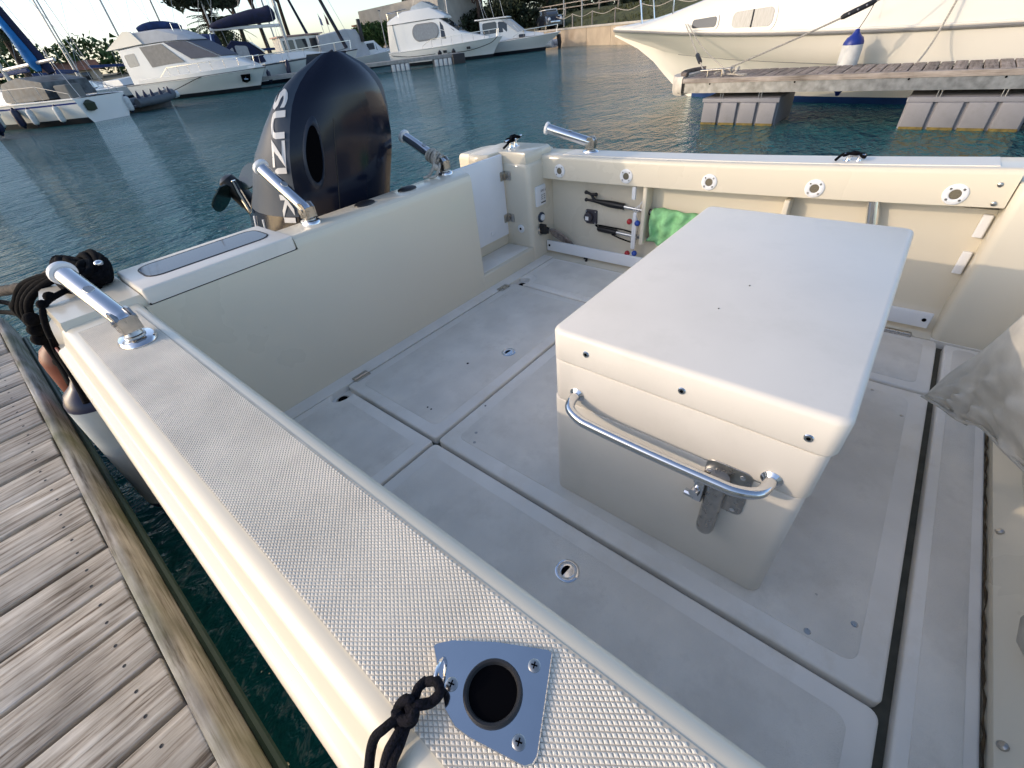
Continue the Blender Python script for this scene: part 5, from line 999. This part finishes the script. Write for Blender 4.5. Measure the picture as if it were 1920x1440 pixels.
# moored masts further off
def far_yacht(x,y,ang,L,lab,mh,furl=None,hullm=HULLW):
    t=thing('far_yacht',lab,'yacht',(0,0,0),place(x,y,ang)); E=hull_(t,L,L*.31,.8,1.05,hullm,None,.7,.42,n=10)
    loftcab(t,'coachroof',[(L*.25,L*.1,.9,L*.085,1.3),(L*.5,L*.09,.95,L*.07,1.45),(L*.7,L*.05,1,L*.03,1.1)],HULLW)
    mb=MB(); mb.tube([(L*.5,0,1.2),(L*.5,0,mh)],.075,6); mb.build('mast',MAST,t); mb=MB(); mb.tube([(L*.5,0,2.2),(L*.15,0,2.3)],.1,6); mb.build('boom',BLUEC,t)
    mb=MB(); mb.tube([(L*.5,-.9,mh*.62),(L*.5,.9,mh*.62)],.025,5); mb.build('spreader',MAST,t)
    for a in((L*.98,0,1.0),(.1,0,.9),(L*.48,L*.15,.9),(L*.48,-L*.15,.9)): mb=MB(); mb.tube([a,(L*.5,0,mh*.98)],.014,4); mb.build('stay',MAST,t)
    if furl: mb=MB(); mb.tube([(L*.95,0,1.2),(L*.62,0,mh*.75)],[.17,.06],7); mb.build('furled_jib',furl,t)
far_yacht(7.2,42,115,10,'yacht with a maroon furled jib, behind the blue striped yacht',13,MAROON)
far_yacht(1.0,41,105,9.5,'yacht with bare mast at the left edge behind the striped yacht',12)
far_yacht(3.4,55,100,10,'distant yacht with bare mast left of the maroon jib',14)
far_yacht(10.2,52,25,11,'yacht whose mast rises behind the flybridge cruiser wing',14)
far_yacht(15.5,55,30,10,'yacht whose two spreader mast stands behind the rolled blue canvas',13)
far_yacht(8.0,62,20,11,'distant yacht between the maroon jib and flybridge cruiser',14)
far_yacht(22.5,52,5,10,'yacht mast rising behind the palm tree',14,NAVC)
far_yacht(34.5,41.5,-40,9,'yacht mast rising behind the curtained flybridge boat',12)
far_yacht(2.2,47,112,10,'yacht with a navy furled jib left of the cyan sail',13,NAVC)
far_yacht(9.3,54,60,10,'distant yacht with bare mast right of the maroon jib',13)
far_yacht(17.0,50,20,10,'yacht mast standing left of the palm tree',13)
far_yacht(4.6,64,95,11,'farthest yacht behind the cyan sail',15)
# ------------------------------------------------------------------ shore: buildings, trees, car, posts
def leaves(mb,blobs,n,size,rg,flat=1.0,droop=0):
    tot=sum(b[3]*b[4]*b[5] for b in blobs)
    for cx_,cy_,cz_,a,b,c in blobs:
        for i in range(int(n*a*b*c/tot)+8):
            while True:
                u=Vector((rg.uniform(-1,1),rg.uniform(-1,1),rg.uniform(-1,1)))
                if .25<u.length<1 and rg.random()<.25+u.length**2: break
            p=Vector((cx_+u.x*a,cy_+u.y*b,cz_+u.z*c)); s=size*rg.uniform(.5,1.3)
            d=Vector((rg.gauss(0,1),rg.gauss(0,1),rg.gauss(0,.6)-droop)).normalized(); e=d.orthogonal(); e=(Matrix.Rotation(rg.uniform(0,6.28),3,d)@e)*s*.35
            mb.add([p-e,p+d*s*.5-e*.4,p+d*s,p+d*s*.5+e,],[(0,1,2,3)])
def pine(x,y,h,cw,lab,seed,low=.62,n=2600,z0=None,group='pines on the far shore',m=LEAF,size=.42):
    rg=random.Random(seed); z=LZ if z0 is None else z0; t=thing('pine_tree',lab,'tree',(x,y,z),None,group)
    mb=MB(); lean=(rg.uniform(-.8,.8),rg.uniform(-.5,.5)); P=[(x,y,z-.2),(x+lean[0]*.3,y+lean[1]*.3,z+h*.3),(x+lean[0]*.4,y+lean[1]*.7,z+h*.55),(x+lean[0],y+lean[1],z+h*.85)]; mb.tube(spline(P,4),[.26-.0135*i for i in range(13)],8); mb.build('trunk',BARK,t,1)
    blobs=[]
    for i in range(7):
        a=i*.9+rg.random(); r=cw*rg.uniform(.35,.8); zz=z+h*rg.uniform(low,.95); q=(x+lean[0]+r*math.cos(a),y+lean[1]+r*math.sin(a),zz); blobs.append((*q,cw*rg.uniform(.35,.55),cw*rg.uniform(.35,.55),h*rg.uniform(.07,.12)))
        mb=MB(); f=rg.uniform(.4,.6); mb.tube(spline([(x+lean[0]*.5,y+lean[1]*.6,z+h*f),(x+lean[0]+r*.5*math.cos(a),y+lean[1]+r*.5*math.sin(a),z+h*(f+low)/2+.3),q],4),[.13-.012*k for k in range(9)],6); mb.build('limb',BARK,t,1)
    mb=MB(); leaves(mb,blobs,n,size,rg); mb.build('crown',m,t,0)
# pines
pine(22.8,54,8.6,3.6,'broad pine above the navy covered boom',1,.48,5200)
pine(26.5,57,9.4,3.4,'umbrella pine right of the navy boom',2,.56,3600)
pine(30.4,60,11,3.6,'tall umbrella pine with bare trunk left of the concrete building',3,.60,2600)
pine(34.4,62,12,4.2,'forked pine rising behind the concrete building edge',4,.60,2600)
pine(50,52,11,4.5,'pine behind the concrete building',5,.35,3000)
pine(46,42,9,4.4,'dark pine behind the curtained flybridge boat',6,.18,4600)
pine(50,40,9,4.6,'dark pine over the walkaround boat',7,.16,4600)
pine(55,39,10,4.8,'dark pine behind the parked car',8,.18,4600)
pine(60,33,11,4.6,'dark pine right of the parked car',9,.30,3600)
pine(50,48,10,4.8,'dense dark pine between the building and the flybridge boat',12,.16,4600)
pine(58,45,11,5,'dense dark pine behind the walkaround roof',13,.16,4600)
# hedge in front of the concrete building
t=thing('hedge','clipped green hedge before the concrete building','hedge',(37.4,47.5,LZ))
rg=random.Random(21); mb=MB(); leaves(mb,[(36.6+i*.28,51.0-i*1.25,LZ+1.25+.1*math.sin(i),.95,1.1,1.05) for i in range(7)],9000,.30,rg); mb.build('crown',LEAFH,t,0)
for i in range(7):
    mb=MB(); mb.tube([(36.6+i*.28,51.0-i*1.25,LZ-.2),(36.6+i*.28,51.0-i*1.25,LZ+1.3)],[.08,.05],6); mb.build('stem',BARK,t)
# dark undergrowth under the pines
t=thing('shrub_belt','dark undergrowth belt below the pines behind the boats','shrubs',(52,44,LZ)); t['kind']='stuff'
rg=random.Random(31); mb=MB(); leaves(mb,[(45+i*1.1,46-i*1.5,LZ+1.2+rg.uniform(-.3,.6),1.9,1.9,1.3) for i in range(18)],12000,.45,rg); o=mb.build('crown',LEAF,t,0)
t=thing('far_treeline','low far treeline behind the masts on the left','trees',(8,105,LZ)); t['kind']='stuff'
rg=random.Random(33); mb=MB(); leaves(mb,[(-50+i*4.6,104-abs(i-12)*.5+rg.uniform(-2,2),LZ+2.4+rg.uniform(-.8,1.4),3.6,3,2.6) for i in range(21)],9000,.9,rg); mb.build('crown',LEAFH,t,0)
# palm
def palm(x,y,h,lab,seed,R_=2.5,nf=56):
    rg=random.Random(seed); t=thing('palm_tree',lab,'tree',(x,y,LZ)); mb=MB(); mb.tube([(x,y,LZ-.2),(x,y,LZ+h*.5),(x,y,LZ+h)],[.34,.26,.24],8); mb.build('trunk',BARK,t,1)
    for i in range(nf):
        a=rg.uniform(0,6.28); el=rg.uniform(-.3,1.3); mb=MB(); d=Vector((math.cos(a),math.sin(a),0)); Lf=R_*rg.uniform(.8,1.15); c=Vector((x,y,LZ+h))
        P=[c+d*(Lf*u*math.cos(el*(1-.5*u)))+Vector((0,0,Lf*(u*math.sin(el)-.55*u*u))) for u in [k/8 for k in range(9)]]; mb.tube(P,[.03-.003*k for k in range(9)],4); sd_=Vector((-d.y,d.x,0))
        for k in range(1,9):
            for s in(-1,1):
                for f in(0,.5):
                    p=P[k].lerp(P[k-1],f); tip=p+sd_*s*(.5*math.sin(math.pi*(k/9)**.7)+.12)+(P[k]-P[k-1])*.8+Vector((0,0,-.12)); mb.add([p,p+(P[k]-P[k-1])*.42,tip],[(0,1,2)])
        mb.build('frond',LEAFP,t,0)
palm(24.0,55.5,3.0,'palm tree behind the flybridge cruiser and navy boom',41)
palm(9.8,66,4.2,'small palm crown beside the maroon jib',42,1.6,18)
# concrete building
t=thing('concrete_building','low windowless pale concrete building behind the green hedge','building',(42,52,LZ))
A0=Vector((40.2,55.6,0)); B0=Vector((41.6,43.6,0)); d=(B0-A0).normalized(); nn=Vector((d.y,-d.x,0)); nn=-nn if nn.dot(Vector((1,1,0)))<0 else nn
mb=MB(); q=[A0,B0,B0+nn*8,A0+nn*8]; mb.loft([[p+Vector((0,0,LZ-.3)) for p in q],[A0+Vector((0,0,4.45)),B0+Vector((0,0,4.75)),B0+nn*8+Vector((0,0,4.75)),A0+nn*8+Vector((0,0,4.45))]],True,True); mb.build('wall',CONC,t,0)
mb=MB(); q=[A0-d*1.5+nn*.8,A0-d*.02+nn*.8,A0-d*.02+nn*7,A0-d*1.5+nn*7]; mb.loft([[p+Vector((0,0,LZ-.3)) for p in q],[p+Vector((0,0,3.2)) for p in q]],True,True); mb.build('annex',STUCCO,t,0)
mb=MB(); q=[A0-d*2.0+nn*.3,A0+nn*.3-d*.02,A0-d*.02+nn*7.5,A0-d*2.0+nn*7.5]; mb.loft([[p+Vector((0,0,3.2)) for p in q],[p+Vector((0,0,3.35)) for p in q]],True,True); mb.build('annex_roof',TILE,t,0)
for k,zz in enumerate((2.2,3.4)):
    mb=MB(); a=A0-nn*.01+Vector((0,0,zz)); b=B0-nn*.01+Vector((0,0,zz+.08)); mb.tube([a,b],.012,4); mb.build('shutter_joint',mat('joint',(.36,.33,.28),.9),t)
# far houses on the left
for x,y,w_,d__,h,an,lab,wm in((5.5,98,7,6,1.5,8,'far pale house with shallow gable at the left edge',STUCCO),(20.0,100,6,6,1.6,-10,'far low house with a red roof behind the masts',QUAY)):
    t=thing('far_house',lab,'house',(0,0,0),place(x,y,an,LZ)); mb=MB(); mb.box(-w_/2,w_/2,-d__/2,d__/2,-.5,h); mb.build('wall',wm,t,0)
    mb=MB(); mb.loft([[(xx,-d__/2-.5,h-.05),(xx,0,h+1.1),(xx,d__/2+.5,h-.05)] for xx in(-w_/2-.4,w_/2+.4)],True,True); mb.build('roof',TILE,t,0)
    for xx in(-w_*.25,w_*.2):
        mb=MB(); mb.slab(xx-.5,xx+.5,.4,1.3,0,.06,.03,.02); mb.xf(Matrix(((1,0,0,0),(0,0,-1,-d__/2),(0,1,0,0),(0,0,0,1)))); mb.build('window',GLASS,t)
# parked car on the quay
t=thing('parked_car','small dark hatchback with pale roof parked on the quay facing the water','car',(0,0,0),place(44.0,31.2,-128,LZ+.10))
PR=[(-1.85,.72,.30),(-1.88,.80,.65),(-1.8,.82,.88),(-1.1,.83,.98),(.9,.83,.99),(1.55,.80,.90),(1.78,.72,.62),(1.8,.68,.30)]
mb=MB(); mb.loft([[(x,w_,.24),(x,w_*1.0,z*.7+.05),(x,w_*.9,z),(x,-w_*.9,z),(x,-w_,z*.7+.05),(x,-w_,.24)] for x,w_,z in PR],True,True); mb.build('body',CARP,t,.6)
G=[(-1.5,.72,.95,.58,1.36),(-.9,.74,.97,.60,1.42),(.35,.74,.98,.60,1.41),(.98,.72,.98,.56,1.02)]
loftcab(t,'greenhouse',G,GLASS); mb=MB(); mb.slab(-1.5,.42,-.6,.6,1.39,1.45,.12,.03); mb.build('roof',HULLW,t)
for s in(-1,1):
    mb=MB(); mb.lathe([(.13,-.02),(.13,.02),(.08,.05)],(1.70,s*.56,.72),(1,0,.25),n=14); mb.build('headlight',LAMPG,t)
    for x in(-1.2,1.2):
        mb=MB(); mb.lathe([(.30,-.1),(.31,0),(.30,.1)],(x,s*.74,.30),(0,1,0),n=16); wl_=mb.build('wheel',RUBBER,t); mb=MB(); mb.lathe([(.18,-.105),(.18,.105)],(x,s*.745,.30),(0,1,0),n=12); mb.build('rim',STEELD,wl_)
mb=MB(); mb.slab(-.45,.45,.42,.58,0,.03,.05,.01); mb.xf(Matrix(((0,0,1,1.80),(1,0,0,0),(0,1,0,0),(0,0,0,1)))); mb.build('grille',STEEL,t)
# grassy bank, rail fence and posts with rope along the quay
mb=MB(); S=[]
for i in range(12):
    u=i/11; a=Vector((45.5,36.5,0)).lerp(Vector((26,2,0)),u); nn=Vector((.87,-.5,0)); S.append([a+nn*1.4+Vector((0,0,LZ+.03)),a+nn*3+Vector((0,0,LZ+.55+.15*math.sin(i*2.1))),a+nn*6+Vector((0,0,LZ+1.15+.2*math.sin(i*1.3))),a+nn*14+Vector((0,0,LZ+1.4))])
mb.loft(S,False,False); struct(mb.build('grass_bank',GRASS,smooth=1.0))
rg=random.Random(51); mb=MB()
for i in range(5000):
    u=rg.random(); v=rg.random(); a=Vector((45.5,36.5,0)).lerp(Vector((26,2,0)),u); nn=Vector((.87,-.5,0)); p=a+nn*(1.6+v*5)+Vector((0,0,LZ+.05+v*1.15)); h=rg.uniform(.1,.28); w_=Vector((rg.uniform(-.05,.05),rg.uniform(-.05,.05),0)); mb.add([p-w_,p+w_,p+Vector((rg.uniform(-.1,.1),rg.uniform(-.1,.1),h))],[(0,1,2)])
o=mb.build('bank_grass_tufts',GRASS,None,0,'dry green grass tufts on the quay bank','stuff'); o['category']='grass'
prev=None
for i in range(9):
    a=Vector((44.0,33.5,0)).lerp(Vector((30.5,9.6,0)),i/8); p=a+Vector((.87,-.5,0))*1.0+Vector((0,0,LZ))
    t=thing('rope_post','slim timber rope fence post on the quay, '+('first','second','third','fourth','fifth','sixth','seventh','eighth','ninth')[i]+' counted from the parked car','post',p,None,'rope fence posts along the quay'); mb=MB(); mb.tube([p-Vector((0,0,.1)),p+Vector((0,0,1.0))],.05,7); mb.build('post',PLANK2E,t)
    if prev is not None:
        m__=(prev+p)/2; mb=MB(); rope(mb,[prev+Vector((0,0,.95)),m__+Vector((0,0,.72)),p+Vector((0,0,.95))],.02,5); mb.build('rope',ROPEW,t)
    prev=p
t=thing('rail_fence','timber rail fence on the bank behind the parked car','fence',(50,36,LZ+1.2))
for i in range(10):
    p=Vector((53,43,0)).lerp(Vector((44,20,0)),i/9)+Vector((0,0,LZ+.9)); mb=MB(); mb.tube([p,p+Vector((0,0,1.1))],.06,6); mb.build('post',PLANK2E,t)
for zz in(1.6,1.95):
    mb=MB(); mb.tube([Vector((53,43,LZ+zz)),Vector((44,20,LZ+zz))],.045,6); mb.build('rail',PLANK2E,t)
for x,y,h,lab in((43.4,29.2,5,'slim lamp post right of the parked car'),(40.4,25.4,6,'lamp post on the quay near the cruiser bow'),(35.6,45.8,3.0,'thin white pole before the hedge')):
    t=thing('pole',lab,'post',(x,y,LZ)); mb=MB(); mb.tube([(x,y,LZ-.1),(x,y,LZ+h)],[.05,.035],8); mb.build('shaft',MAST,t); mb=MB(); mb.slab(x-.12,x+.12,y-.12,y+.12,LZ+h,LZ+h+.08,.05,.02); mb.build('head',GREYR,t)
# ------------------------------------------------------------------ done
for o in sc.objects:
    if o.type=='MESH' and o.parent is None and 'kind' not in o and 'label' not in o: print('UNTAGGED',o.name)
